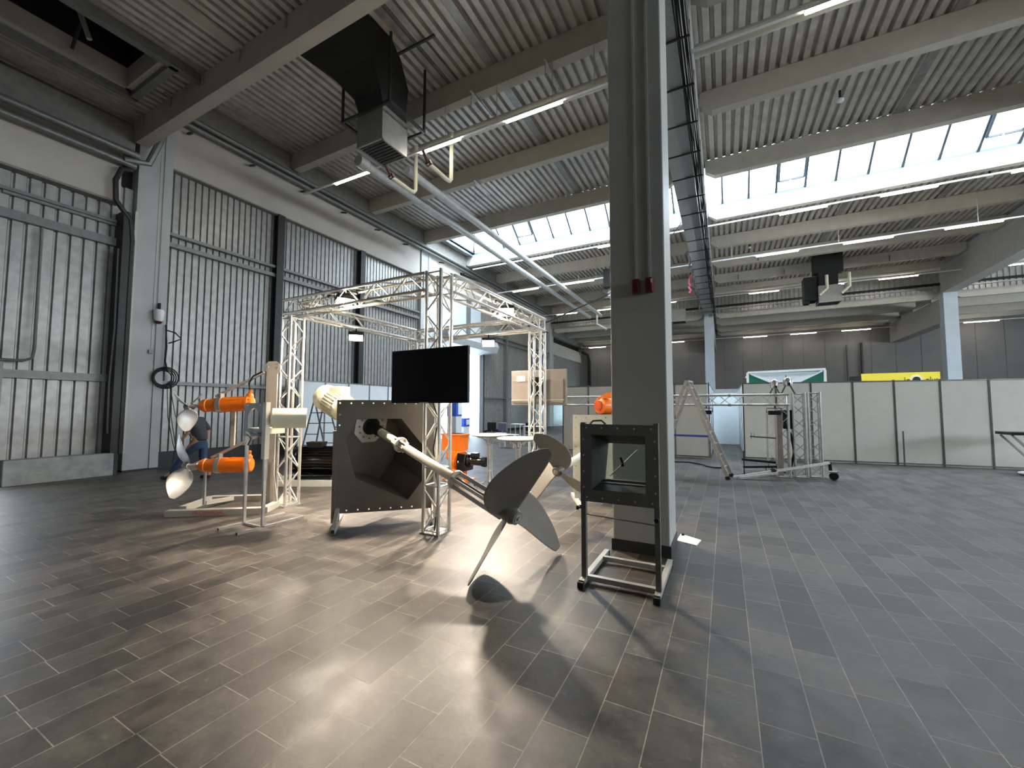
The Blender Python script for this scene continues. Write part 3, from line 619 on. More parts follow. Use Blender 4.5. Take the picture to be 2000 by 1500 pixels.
def mixer(z, s0, lab, ph, tilt=.0, RB=.37):
    o = thing('submersible_mixer', lab, 'mixer', mm(.75, 0, z), 'orange mixers')
    ax = (-ME+V(0, 0, tilt)).normalized(); q = mm(s0, 0.02, z)
    h = G().lathe([(0, .06), (.005, .10), (.05, .115), (.06, .128), (.10, .128), (.11, .12), (.36, .12), (.40, .125), (.55, .12), (.62, .105), (.68, .10), (.69, .11), (.74, .105), (.80, .07), (.82, .045), (.83, 0)], q, ax, 28).obj('housing', orange, o, smooth=True)
    a_ = ax.cross(V(0, 0, 1)).normalized()
    g = G()
    for k in range(10):
        r_ = a_*math.cos(k*PI/5)+V(0, 0, 1)*math.sin(k*PI/5); g.bar(q+ax*.02+r_*.112, q+ax*.34+r_*.118, .018, .02, up=r_)
    g.obj('ribs', orange, h)
    G().lathe([(.46, .122), (.46, .131), (.53, .131), (.53, .122)], q, ax, 28).obj('strap', stainless, o, smooth=True)
    G().box(-.03, .03, -.03, .03, 0, .07, Matrix.Translation(q+ax*.49+V(0, 0, .12))).obj('clamp', beige, o, bevel=.006)
    G().lathe([(0, .06), (.04, .055), (.07, .03), (.13, .028)], q+ax*.06+V(0, 0, .10), (0.1, .05, 1), 14).obj('cable_gland', orange, o, smooth=True)
    G().lathe([(.82, .03), (.95, .03), (.95, .05), (1.02, .05), (1.04, .02)], q, ax, 18).obj('shaft', stainless, o, smooth=True)
    hp_ = q+ax*.97
    for j in range(3):
        t = ph+j*2*PI/3; e_ = a_*math.cos(t)+V(0, 0, 1)*math.sin(t); f_ = ax.cross(e_)
        rows = []
        for i in range(10):
            u = i/9; c = .035+(.05+.17*RB)*math.sin(PI*min(1, u**.8*1.0))**.8; r = .04+RB*u; pit = 1.15-.55*u
            rows.append([hp_+e_*r+(f_*math.cos(pit)+ax*math.sin(pit))*(c*(v-.45)*2)*(.5 if False else 1)+f_*.06*u*u for v in (0, .25, .5, .75, 1)])
        G().grid(rows).obj('propeller_blade', stainless, o, smooth=True, solid=.006, sub=1)
    return o, q
o, q = mixer(1.72, .30, 'upper orange submersible mixer with steel propeller on the beige stand', 2.75, -.06, .36)
G().pipe([q-ME*.06+V(.01, .0, .2), q-ME*.08+V(.0, .0, .33), q-ME*.02+V(0, 0, .45), q+V(.1, .07, .53)], .014).obj('cable', blackm, o, smooth=True)
mixer(.705, .28, 'lower orange submersible mixer with steel propeller on the beige stand', 2.1, 0, .52)
# ------------------------------------------------------------------ narrow stand with window plate and cream tube
t = thing('tube_stand', 'narrow steel stand with dark square plate and cream tube, right of the orange mixers', 'display stand', (-5.85, 3.45, 0))
for x in (-6.05, -5.62):
    G().bar((x, 3.45, .02), (x, 3.45, 1.72 if x > -6 else 1.25), .035, .035, up=(0, 1, 0)).obj('leg', alu_dk, t)
    G().bar((x, 3.12, .02), (x, 4.05, .02), .035, .035).obj('foot_bar', alu_dk, t)
    G().bar((x, 3.115, .02), (x, 3.12, .02), .03, .03).obj('end_cap', rubber, t)
G().bar((-6.05, 3.45, .02), (-5.62, 3.45, .02), .03, .03).obj('cross_bar', alu_dk, t)
o = G().box(-6.06, -5.60, 3.40, 3.414, 1.25, 1.71).obj('window_plate', mat('slate_plate', (.10, .11, .115), .5, .1, .06, 8), t)
# arched opening cut for real
g = G(); pts = [(-5.96, 1.34), (-5.70, 1.34), (-5.70, 1.52)]+[(-5.83+.13*math.cos(a), 1.52+.12*math.sin(a)) for a in [PI*k/10 for k in range(1, 10)]]+[(-5.96, 1.52)]
me = g.prism([(x, 3.3, z) for x, z in pts], (0, .3, 0)).mesh('cut'); c = bpy.data.objects.new('cut', me); C.objects.link(c)
par, inv = o.parent, o.matrix_parent_inverse.copy(); o.parent = None
md_ = o.modifiers.new('h', 'BOOLEAN'); md_.object = c; md_.operation = 'DIFFERENCE'; bpy.context.view_layer.update()
nm = bpy.data.meshes.new_from_object(o.evaluated_get(bpy.context.evaluated_depsgraph_get())); o.modifiers.remove(md_); o.data = nm; bpy.data.objects.remove(c); o.parent = par; o.matrix_parent_inverse = inv
G().box(-5.60, -5.52, 3.38, 3.44, .95, 1.72).obj('side_post', cream, t)
g = G()
for k in range(2): g.tube((-5.98+k*.3, 3.397, 1.68), (-5.98+k*.3, 3.40, 1.68), .01, 8)
g.obj('bolts', stainless, t)
G().lathe([(0, .14), (.42, .14), (.42, .13), (0.0, .13)], (-5.56, 3.50, 1.50), (.6, .8, 0), 28).obj('tube', cream, t, smooth=True)
G().box(-6.0, -5.66, 3.42, 3.75, 1.28, 1.36).obj('tray', cream, t)
G().pipe([(-5.95, 3.38, 1.30), (-5.86, 3.35, 1.28), (-5.80, 3.36, 1.22), (-5.87, 3.36, 1.13)], .014).tube((-5.78, 3.37, 1.30), (-5.66, 3.37, 1.29), .012).obj('latch_lever', steel_gr, t)

# ------------------------------------------------------------------ dark inspection-window stand in front of the pillar
t = thing('window_stand', 'dark grey steel stand with square glazed window box in front of the pillar', 'display stand', (-.88, 4.1, 0))
X_0, X_1, ZB, ZT, YF = -1.235, -.525, .775, 1.50, 3.79
g = G(); o_ = [(X_0, ZB), (X_1, ZB), (X_1, ZT), (X_0, ZT)]; i_ = [(-1.13, .885), (-.635, .885), (-.635, 1.40), (-1.13, 1.40)]
ri = [[g.bm.verts.new((x, y, z)) for x, z in rr_] for rr_, y in ((o_, YF), (i_, YF), (i_, YF+.012), (o_, YF+.012))]
for a_, b_ in ((0, 1), (1, 2), (2, 3), (3, 0)): g.bridge(ri[a_], ri[b_])
g.obj('front_frame', framedk, t)
g = G()
for k in range(5):
    x = X_0+.06+k*.148
    for z in (ZB+.04, ZT-.035): g.lathe([(0, .009), (.006, .007)], (x, YF, z), (0, -1, 0), 8)
    if k < 4:
        for x2 in (X_0+.03, X_1-.03): g.lathe([(0, .009), (.006, .007)], (x2, YF, ZB+.13+k*.15), (0, -1, 0), 8)
g.obj('screws', stainless, t)
b_ = [(-1.095, .935), (-.69, .935), (-.69, 1.30), (-1.06, 1.30)]
G().loft([[(x, YF+.012, z) for x, z in i_], [(x, 4.16, z) for x, z in b_]], cap=False).obj('box_reveal', mat('reveal_dark', (.05, .046, .042), .55, .1), t, solid=.01)
G().bar((-1.09, 4.05, .915), (-.66, 4.05, .915), .10, .02).bar((-1.08, 4.10, .93), (-.67, 4.10, .93), .03, .03).obj('inner_sill', steel_gr, t)
gm = bpy.data.materials.new('clear_glass'); gm.use_nodes = True; nt = gm.node_tree; nt.nodes.remove(nt.nodes['Principled BSDF'])
tr_ = nt.nodes.new('ShaderNodeBsdfTransparent'); tr_.inputs[0].default_value = (.86, .92, .90, 1); gs = nt.nodes.new('ShaderNodeBsdfGlossy'); gs.inputs['Roughness'].default_value = .02
xx_ = nt.nodes.new('ShaderNodeMixShader'); xx_.inputs[0].default_value = .05; nt.links.new(tr_.outputs[0], xx_.inputs[1]); nt.links.new(gs.outputs[0], xx_.inputs[2]); nt.links.new(xx_.outputs[0], nt.nodes['Material Output'].inputs[0])
gp = G().prism([(x, 4.155, z) for x, z in b_], (0, .004, 0)).obj('glass_pane', gm, t)
G().tube((-1.04, 4.14, .97), (-.77, 4.14, 1.24), .006).obj('wiper_arm', alu, gp)
G().tube((-.93, 4.135, 1.16), (-.90, 4.12, 1.09), .013).tube((-.905, 4.15, 1.10), (-.905, 4.10, 1.09), .016).obj('wiper_knob', black, gp)
for x in (X_0+.022, X_1-.022):
    o = G().bar((x, 3.83, .04), (x, 3.83, 1.515), .045, .05, up=(0, 1, 0)).obj('leg', framedk, t)
    G().bar((x, 3.72, .045), (x, 4.66, .045), .05, .045).obj('foot_bar', mat('frame_light', (.42, .41, .38), .4, .3), t)
    G().box(x-.028, x+.028, 3.69, 3.74, 0, .055).obj('rubber_foot', rubber, t)
    G().box(x-.028, x+.028, 4.63, 4.67, 0, .055).obj('rubber_foot', rubber, t)
    G().lathe([(0, .008), (.02, .008), (.02, .02), (.045, .02)], (x-.022 if x < -1 else x-.0, 3.80, .705 if x < -1 else .68), (-1, -.3, 0) if x < -1 else (0, -1, 0), 10).obj('clamp_knob', black, t)
for y in (3.86, 4.42): G().bar((X_0+.04, y, .05), (X_1-.04, y, .05), .05, .045).obj('cross_bar', MATS['frame_light'], t)
G().tube((X_0+.04, 3.83, .645), (X_1-.04, 3.83, .62), .006).obj('tie_rod', steel_gr, t)
G().pipe([(-1.14, 3.80, 1.50), (-1.11, 3.80, 1.53), (-1.03, 3.80, 1.535), (-.99, 3.80, 1.50)], .010, 6).obj('carry_handle', framedk, t)
# ================================================================== BLACK MOTOR, ORANGE MIXER UNIT, TABLES, CHAIRS
t = thing('electric_motor', 'big glossy black electric motor on a white steel floor frame', 'motor', (-7.9, 6.05, 0))
ax = V(.88, .47, 0).normalized(); q = V(-8.45, 5.78, .50); ay = V(-.47, .88, 0)
mo = G().lathe([(0, .10), (.01, .26), (.10, .29), (.12, .30), (.2, .30), (.22, .27), (1.0, .27), (1.02, .31), (1.08, .31), (1.1, .15), (1.28, .12), (1.3, 0)], q, ax, 28).obj('motor_body', blackg, t, smooth=True)
g = G()
for k in range(26):
    r_ = ay*math.cos(k*PI/13)+V(0, 0, 1)*math.sin(k*PI/13); g.bar(q+ax*.24+r_*.285, q+ax*.98+r_*.285, .01, .04, up=r_)
g.obj('cooling_fins', blackg, mo)
G().prism([q+ax*.40+ay*-.12+V(0, 0, .28), q+ax*.68+ay*-.12+V(0, 0, .28), q+ax*.72+ay*-.14+V(0, 0, .40), q+ax*.36+ay*-.14+V(0, 0, .40)], ay*.26).obj('terminal_box', blackm, t)
for k in range(3): G().pipe([q+ax*(.90+k*.05)+V(0, 0, .25), q+ax*(.95+k*.08)+ay*-.1+V(0, 0, .40), q+ax*(1.12+k*.05)+ay*-.12+V(0, 0, .36), q+ax*(1.2)+ay*-.1+V(0, 0, .2)], .018).obj('cable', blackm, t, smooth=True)
for a_ in (-.26, .26): G().bar(q+ax*.1+ay*a_+V(0, 0, -.34), q+ax*1.0+ay*a_+V(0, 0, -.34), .12, .05).obj('mounting_foot', blackg, t)
for a_ in (-.36, .36): G().bar(q-ax*.35+ay*a_+V(0, 0, -.44), q+ax*1.75+ay*a_+V(0, 0, -.44), .07, .12).obj('frame_beam', white, t)
for a_ in (-.3, .35, 1.0, 1.7): G().bar(q+ax*a_-ay*.36+V(0, 0, -.43), q+ax*a_+ay*.36+V(0, 0, -.43), .07, .07).obj('frame_beam', white, t)
for a_ in (.1, .9): G().bar(q+ax*a_-ay*.36+V(0, 0, -.5), q+ax*a_-ay*.36+V(0, 0, -.36), .02, .02, up=ax).obj('frame_bolt', stainless, t)

t = thing('slurry_mixer', 'tall orange mixing unit with black gear motor, behind the centre truss leg', 'mixer', (-5.55, 8.05, 0))
G().prism([(-6.0, 7.9, .64), (-5.48, 7.9, .64), (-5.45, 7.9, 1.04), (-6.0, 7.9, 1.04)], (0, .35, 0)).box(-6.02, -5.43, 7.88, 8.27, 1.0, 1.04).obj('hopper', orange, t, bevel=.01)
G().lathe([(0, .16), (.10, .20), (.2, .14), (.3, .16), (.42, .2), (.46, .24), (.6, .22)], (-5.62, 7.95, .04), (0, 0, 1), 22).obj('pump_housing', orange, t, smooth=True)
G().lathe([(0, .22), (.03, .22), (.03, .14), (.16, .14)], (-5.42, 7.85, .42), (-1, .1, 0), 20).obj('flange', orange, t, smooth=True)
gx = V(1, -.08, -.02).normalized(); gq = V(-5.36, 7.78, .45)
G().loft([[gq+V(0, y, z) for y, z in ((-.17, -.20), (.17, -.20), (.19, .0), (.15, .19), (-.15, .19), (-.19, 0))], [gq+gx*.24+V(0, y, z) for y, z in ((-.17, -.20), (.17, -.20), (.19, .0), (.15, .17), (-.15, .17), (-.19, 0))]]).obj('gearbox', blackg, t, bevel=.015)
G().lathe([(0, .15), (.05, .15), (.08, .10), (.16, .10), (.17, .095), (.40, .09), (.41, .11), (.48, .11), (.50, .09)], gq+gx*.22+V(0, 0, .03), gx, 24).obj('motor', blackg, t, smooth=True)
G().box(-.09, .07, -.07, .07, 0, .1, Matrix.Translation(gq+gx*.42+V(0, 0, .11))).obj('terminal_box', blackg, t, bevel=.01)
G().pipe(arc(gq+gx*.18+V(0, 0, .225), .028, -PI/2, PI*1.5, 14, (1, 0, 0), (0, 0, 1)), .006, 6).obj('lifting_eye', stainless, t)
G().box(-.012, .012, -.003, .003, -.02, .02, Matrix.Translation(gq+gx*.06+V(0, -.19, .0))).obj('rating_plate', white, t)
G().box(-5.75, -5.1, 7.62, 8.0, .0, .05).obj('base_plate', orange, t)
G().bar((-5.25, 7.78, .04), (-5.25, 7.78, .26), .06, .1, up=(0, 1, 0)).obj('support_post', orange, t)

def bistro(x, y, lab, rz=0):
    t = thing('bistro_table', lab, 'table', (x, y, 0), 'bistro tables', rz)
    o = lambda g, n, m, **k: g.obj(n, m, t, **k)
    G().lathe([(0, .38), (.012, .40), (.028, .40), (.034, .385)], (x, y, 1.055), (0, 0, 1), 36).obj('table_top', white, t, smooth=True)
    G().lathe([(0, .30), (.02, .34)], (x, y, 1.035), (0, 0, 1), 30).obj('under_rim', steel_gr, t, smooth=True)
    for k in range(4):
        a = k*PI/2+.6+rz; dx, dy = math.cos(a), math.sin(a)
        P_ = lambda r, z: (x+dx*r, y+dy*r, z)
        G().pipe([P_(.26, 1.03), P_(.16, 1.01), P_(.075, .95), P_(.045, .86), P_(.045, .28), P_(.06, .14), P_(.12, .06), P_(.22, .03), P_(.33, .03)], .014, 8).obj('leg', stainless, t, smooth=True)
        G().lathe([(0, .018), (.02, .018)], P_(.32, 0.0), (0, 0, 1), 8).obj('foot_cap', rubber, t)
    g = G(); 
    for z in (.86, .3): g.lathe([(0, .055), (.02, .055)], (x, y, z), (0, 0, 1), 12)
    G().lathe([(0, .055), (.02, .055)], (x, y, .86), (0, 0, 1), 12).obj('clamp_ring', stainless, t); G().lathe([(0, .055), (.02, .055)], (x, y, .3), (0, 0, 1), 12).obj('clamp_ring', stainless, t)
    return t
bistro(-4.50, 7.62, 'tall white bistro table right of the black gear motor')
bistro(-3.50, 6.98, 'tall white bistro table just behind the large propeller', .5)
def chair(x, y, rz, lab, m, gname='chairs by the roller door'):
    t = thing('office_chair', lab, 'chair', (x, y, 0), gname); Mz = Matrix.Translation((x, y, 0)) @ Matrix.Rotation(rz, 4, 'Z')
    G().box(-.23, .23, -.22, .22, .43, .49, Mz).obj('seat', m, t, bevel=.03)
    G().box(-.22, .22, .19, .24, .55, .95, Mz).obj('backrest', m, t, bevel=.03)
    for k in range(4):
        sx, sy = ((-1, -1), (1, -1), (1, 1), (-1, 1))[k]
        G().tube(Mz @ V(sx*.19, sy*.18, .44), Mz @ V(sx*.23, sy*.22, 0), .012, 8).obj('leg', alu_dk, t)
    G().box(-.02, .02, .2, .22, .45, .6, Mz).obj('back_support', alu_dk, t); return t
chair(-10.15, 17.3, .4, 'black chair left of the pair near the roller door', blackm)
chair(-9.45, 17.0, .1, 'grey-lilac chair right of the pair near the roller door', mat('lilac_grey', (.22, .22, .30), .6))
chair(-8.35, 17.8, .2, 'black chair behind the small white tables', blackm)
def wtable(x, y, w_, d_, h_, lab):
    t = thing('side_table', lab, 'table', (x, y, 0), 'small white tables')
    G().box(x-w_/2, x+w_/2, y-d_/2, y+d_/2, h_-.03, h_).obj('table_top', white, t)
    for sx in (-1, 1):
        for sy in (-1, 1): G().box(x+sx*(w_/2-.03)-.02, x+sx*(w_/2-.03)+.02, y+sy*(d_/2-.03)-.02, y+sy*(d_/2-.03)+.02, 0, h_-.03).obj('leg', white, t)
wtable(-8.05, 15.2, .7, .5, .55, 'low white table left of the small white tables'); wtable(-8.5, 16.9, .55, .55, .92, 'tall narrow white table behind the low one')
wtable(-7.5, 16.6, .9, .6, .85, 'wide white table nearest the rear right truss leg')

def ladder(name, lab, apex, fa, fb, w_, wv, m, rungs=7, rail=(.06, .025), foot=True):
    t = thing(name, lab, 'ladder', ((fa[0]+fb[0])/2, (fa[1]+fb[1])/2, 0)); wv = V(wv).normalized()
    for f_, off in ((fa, -.02), (fb, .02)):
        d = (V(apex)-V(f_)).normalized(); 
        for s_ in (-1, 1):
            b = V(f_)+wv*s_*(w_/2+off); tp = V(apex)+wv*s_*(w_*.38+off)
            G().bar(b, tp, rail[1], rail[0], up=d.cross(wv)).obj('side_rail', m, t)
            G().bar(b-d*.0, b+d*.08, rail[1]+.015, rail[0]+.02, up=d.cross(wv)).obj('foot_cap', rubber, t)
        for k in range(1, rungs+1):
            u = k/(rungs+.6); c = V(f_).lerp(V(apex), u); hw = (w_/2)*(1-u)+w_*.38*u
            G().bar(c-wv*hw, c+wv*hw, .035, .025).obj('rung', m, t)
    G().bar(V(apex)-wv*w_*.42, V(apex)+wv*w_*.42, .10, .035).obj('top_hinge', m, t)
    return t
ladder('stepladder', 'dark grey stepladder behind the cream motor on the left', (-10.5, 8.0, 1.98), (-10.2, 7.35, 0), (-10.35, 8.5, 0), .42, (.85, .5, 0), mat('ladder_grey', (.16, .17, .18), .4, .6), 6, (.05, .025))
t = ladder('stepladder', 'tall pale aluminium stepladder right of the big pillar', (-.79, 11.2, 2.33), (.08, 11.05, 0), (-1.66, 11.35, 0), .55, (.16, .98, 0), alu_dk, 8, (.075, .03))
G().bar((-1.5, 11.05, .98), (-.36, 10.95, .98), .02, .05).obj('blue_strap', blue, t)

# ================================================================== RIGHT-HAND TRUSS STACK
t = thing('truss_run', 'long horizontal aluminium truss resting on the standing truss towers at the right', 'truss', (-1, 11.6, 1.7))
truss_mesh(G(), (-4.3, 11.72, 1.86), (1.35, 11.60, 1.86)).obj('truss_segment', alu, t)
g = G()
for i, j in ((-1, -1), (1, -1), (1, 1), (-1, 1)): g.tube((.08, 11.63+i*.12, 1.86+j*.12), (.14, 11.63+i*.12, 1.86+j*.12), .038, 10)
for k, (i, j) in enumerate(((-1, -1), (1, -1), (1, 1), (-1, 1))): G().tube((.08, 11.63+i*.12, 1.86+j*.12), (.14, 11.63+i*.12, 1.86+j*.12), .038, 10).obj('coupler', alu_dk, t)
for (x, y, h_, lab) in ((1.24, 11.95, 1.76, 'left truss tower of the three standing under the horizontal truss end'), (1.60, 12.10, 2.04, 'middle truss tower of the three standing at the right'), (1.93, 12.32, 2.06, 'right truss tower of the three, beside the partition wall')):
    tt = thing('truss_tower', lab, 'truss', (x, y, 0), 'standing truss towers')
    truss_mesh(G(), (x, y, .012), (x, y, h_), up=(0, 1, 0)).obj('truss_segment', alu_dk, tt)
    G().box(x-.15, x+.15, y-.15, y+.15, 0, .012).obj('base_plate', alu_dk, tt)
tt = thing('truss_tower', 'thin truss tower standing behind the other three, left side', 'truss', (1.05, 12.45, 0))
truss_mesh(G(), (1.05, 12.45, .012), (1.05, 12.45, 1.72), .22, .02, .008).obj('truss_segment', alu, tt)
def head(x, y, z, s_, lab):
    t = thing('winch_head', lab, 'rigging head', (x, y, z), 'chrome rigging heads')
    G().bar((x-.14*s_, y, z), (x-.04*s_, y, z+.22*s_), .03, .03).bar((x+.14*s_, y, z), (x+.04*s_, y, z+.22*s_), .03, .03).obj('yoke', steel_gr, t)
    G().lathe([(0, .05), (.02, .075), (.10, .08), (.16, .075), (.20, .05), (.22, .02)], (x, y, z+.19*s_), (0, 0, 1), 16).obj('drum', stainless, t, smooth=True)
    G().tube((x-.085, y, z+.2*s_), (x-.085, y, z+.36*s_), .012).tube((x+.085, y, z+.2*s_), (x+.085, y, z+.36*s_), .012).obj('guide_bar', stainless, t)
    G().box(x+.0, x+.05, y-.09, y-.07, z+.2*s_, z+.27*s_).tube((x-.03, y, z+.4*s_), (x-.03, y, z+.46*s_), .008).obj('lock_pin', blackm, t)
head(1.09, 11.75, 2.0, .75, 'smaller left chrome rigging head on top of the truss'); head(1.36, 11.75, 2.0, 1.0, 'larger right chrome rigging head on top of the truss')
for p, lab, gname in (((-.42, 11.78), 'black lamp clamp hanging under the horizontal truss near the ladder', None), ((1.08, 11.72), 'black lamp clamp hanging under the truss beside the towers', None), ((-3.2, 11.81), 'black lamp box hanging under the truss left of the pillar', None)):
    t = thing('hanging_lamp', lab, 'stage lamp', (p[0], p[1], 1.5))
    G().box(p[0]-.14, p[0]+.12, p[1]-.06, p[1]+.06, 1.50, 1.60).obj('housing', blackm, t, bevel=.01)
    G().pipe([(p[0]-.17, p[1], 1.55), (p[0]-.17, p[1], 1.66), (p[0]+.14, p[1], 1.66), (p[0]+.14, p[1], 1.55)], .01, 6).tube((p[0], p[1], 1.66), (p[0], p[1], 1.74), .014).obj('bracket', steel_dk, t)
t = thing('leaning_profiles', 'pair of long aluminium profiles lying tilted from the ladder foot to a wheeled end', 'aluminium profile', (1.1, 11.4, 0))
G().bar((.14, 11.02, .035), (2.12, 11.86, .40), .055, .05).obj('upper_profile', alu, t)
G().bar((.28, 10.98, .035), (1.05, 11.26, .17), .05, .045).obj('lower_profile', alu, t)
G().bar((2.12, 11.86, .41), (2.14, 11.87, .22), .05, .06).obj('end_bracket', blackm, t)
G().bar((.95, 11.36, .16), (.99, 11.38, .24), .09, .09).obj('clamp', blackm, t)
t = thing('castor', 'small black and chrome castor wheel under the tilted profile end', 'castor', (2.2, 11.9, 0))
G().lathe([(0, .09), (.06, .09)], (2.2, 11.9, .09), (.3, 1, 0), 18).obj('wheel', blackm, t, smooth=True)
G().box(2.12, 2.28, 11.86, 12.0, .17, .20).obj('fork_plate', alu_dk, t)
tag(G().bar((1.9, 12.05, .03), (2.18, 11.95, .03), .05, .03).obj('floor_profile', alu), 'short white profile lying between the towers and the castor', 'aluminium profile')
t = thing('lifting_fork', 'black forked lifting arms sticking out low from the truss towers', 'lifting fork', (.8, 12.0, 0))
G().bar((.36, 12.0, .36), (1.12, 12.2, .30), .06, .05).obj('fork_arm', blackm, t); G().bar((.38, 11.9, .18), (1.2, 12.1, .22), .06, .05).obj('fork_arm', blackm, t)
G().tube((.40, 11.94, .0), (.40, 11.94, .58), .012).obj('upright_rod', blackm, t); G().bar((1.15, 12.0, .15), (1.15, 12.2, .38), .1, .1).obj('hub_block', blackm, t)
G().lathe([(0, .04), (.01, .04)], (.40, 11.94, 0), (0, 0, 1), 12).obj('foot_disc', blackm, t)
t = thing('outrigger_bar', 'grey outrigger bar sticking out at chest height from the left truss tower', 'outrigger', (.8, 12.0, .9))
G().bar((.55, 11.95, .95), (1.12, 12.0, .92), .04, .035).obj('bar', mat('olive_bar', (.22, .22, .18), .5, .3), t)
G().tube((.58, 11.95, .88), (.58, 11.95, 1.05), .01).tube((.64, 11.95, .95), (.64, 11.95, 1.05), .008).obj('pin', alu_dk, t)
tag(G().pipe([(1.36, 12.0, 1.6), (1.30, 11.98, 1.3), (1.42, 12.02, 1.0), (1.48, 12.0, .6), (1.38, 12.0, .2)], .03, 8).obj('webbing_strap', blackm, smooth=True), 'black strap hanging inside the truss towers', 'strap')
tag(G().box(1.28, 1.5, 12.12, 12.28, 1.15, 1.62).obj('control_box', blackm, bevel=.01), 'black control box between the truss towers', 'control box')
tag(G().box(1.13, 1.22, 11.75, 11.80, .05, 1.62).obj('flat_board', mat('taupe_board', (.30, .27, .25), .6)), 'narrow taupe board leaning on the left truss tower', 'board')
tag(G().box(.95, 1.5, 12.6, 13.3, .0, .03).obj('floor_mat', blackm), 'dark flat mat on the floor behind the lifting fork', 'mat')
tag(G().pipe([(-1.6, 13.4, .02), (-1.0, 13.6, .02), (-.6, 13.2, .02), (-.5, 12.9, .02), (-.3, 12.7, .02), (-.1, 12.75, .02)], .02, 6).obj('floor_cable', blackm), 'black cable lying on the floor near the ladder foot', 'cable')
tag(G().prism([(-.57, 5.54, 0), (-.34, 5.46, 0), (-.30, 5.70, 0), (-.55, 5.86, 0)], (0, 0, .012)).obj('paper_sheet', white), 'small white sheet on the floor beside the pillar foot', 'sheet')
tag(G().lathe([(0, .02), (.02, .018)], (-.52, 5.80, .012), (0, 0, 1), 10).obj('floor_plug', blackm), 'small black plug on the white sheet beside the pillar', 'plug')
tag(G().lathe([(0, .014), (.01, .006)], (.93, 2.66, 0), (0, 0, 1), 8).obj('floor_debris', blackm), 'tiny black crumb on the floor at the lower right', 'debris')
# orange motor in front of the left truss end, on its stand behind the second plate
t = thing('mixer_motor', 'orange mixer motor on a black stand, left of the big pillar', 'motor', (-2.3, 8.7, 0))
G().lathe([(0, .10), (.03, .17), (.06, .18), (.30, .18), (.34, .15), (.5, .13)], (-2.36, 8.5, 1.70), (.5, .86, 0), 24).obj('housing', orange, t, smooth=True)
G().lathe([(-.02, .11), (0.02, .11), (.02, .05)], (-2.365, 8.49, 1.70), (.5, .86, 0), 24).obj('recess_disc', mat('orange_recess_shade', (.62, .09, .01), .4), t, smooth=True)  # darker orange disc, shade of the front recess put into its colour
G().prism([(-2.4, 8.5, 1.86), (-2.1, 8.5, 1.86), (-2.1, 8.5, 1.98), (-2.18, 8.5, 1.98)], (0, .12, 0)).obj('lifting_lug', orange, t)
G().box(-2.52, -2.0, 8.45, 8.9, 1.46, 1.50).obj('support_plate', blackm, t); G().box(-2.32, -2.24, 8.62, 8.70, .03, 1.48).box(-2.6, -1.95, 8.4, 8.95, 0, .03).obj('post', blackm, t)
# folding cart at the right edge
t = thing('folding_cart', 'black-topped chrome trolley with a white oval base at the right edge', 'trolley', (7.0, 15.3, 0))
G().box(6.36, 7.9, 14.9, 15.6, 1.0, 1.07).obj('top', blackm, t)
for y in (15.0, 15.5): G().bar((6.42, y, .98), (7.1, y, .1), .04, .04).obj('leg', stainless, t); G().bar((6.62, y, .98), (7.2, y, .3), .03, .03).obj('brace', stainless, t)
G().bar((6.8, 15.0, .5), (7.4, 15.0, .48), .03, .03).obj('cross_bar', stainless, t)
G().lathe([(0, .48), (.03, .5), (.05, .45)], (7.05, 15.1, .02), (0, 0, 1), 28).obj('base', white, t, smooth=True)
# blue crates by the door
for k, (x, y, z0, z1, lab) in enumerate(((-12.9, 18.1, 1.2, 2.3, 'tall blue container hanging in the bright roller doorway'), (-12.95, 18.95, .62, 1.08, 'smaller blue box below the tall blue container in the doorway'))):
    t = thing('blue_crate', lab, 'crate', (x, y, 0)); G().box(x-.3, x+.3, y-.28, y+.28, z0, z1).obj('crate', blue, t, bevel=.02)
    G().box(x+.3, x+.31, y-.1, y+.24, z0+.1, z1-.08).obj('label', white, t); G().box(x-.28, x+.28, y-.26, y+.26, 0, z0).obj('pallet_stack', white, t)

# ================================================================== PARTITION PANELS
def panel(p, q, h, lab, gname, m=panelm):
    p, q = V(*p, 0), V(*q, 0); d = (q-p).normalized()
    t = thing('partition_panel', lab, 'partition panel', (p+q)/2, gname)
    G().bar(p+d*.02+V(0, 0, h/2), q-d*.02+V(0, 0, h/2), .012, h-.06).obj('panel_sheet', m, t)
    G().box(-.022, .022, -.022, .022, 0, h+.02, Matrix.Translation(p)).obj('post', mat('panel_post', (.20, .20, .19), .4, .6), t)
    G().bar(p+V(0, 0, h-.02), q+V(0, 0, h-.02), .035, .04).obj('top_rail', MATS['panel_post'], t); G().bar(p+V(0, 0, .05), q+V(0, 0, .05), .035, .04).obj('bottom_rail', MATS['panel_post'], t)
    return t
words = 'first second third fourth fifth sixth seventh eighth ninth tenth eleventh twelfth'.split()
xs = [.55, 2.43, 3.5, 4.5, 5.55, 6.6, 7.7, 8.75, 9.8, 10.9, 12.0]
xr = [.55, 1.49]+xs[1:]
for k in range(len(xr)-1):
    f_ = lambda x: (x, 15.55+(x-.55)*.13)
    panel(f_(xr[k]), f_(xr[k+1]), 2.5, '%s beige partition panel of the long right-hand row, counted from the white passage' % words[k], 'right partition row')
tag(G().bar((4.62, 15.95, 0), (4.62, 15.95, 1.0), .03, .03, up=(0, 1, 0)).obj('spare_post', MATS['panel_post']), 'short grey spare post leaning on the right partition row', 'post')
for k in range(5): panel((-5.6+k*1.02, 15.1), (-4.58+k*1.02, 15.1), 2.5, '%s beige partition panel of the row passing behind the pillar, from the left' % words[k], 'middle partition row')
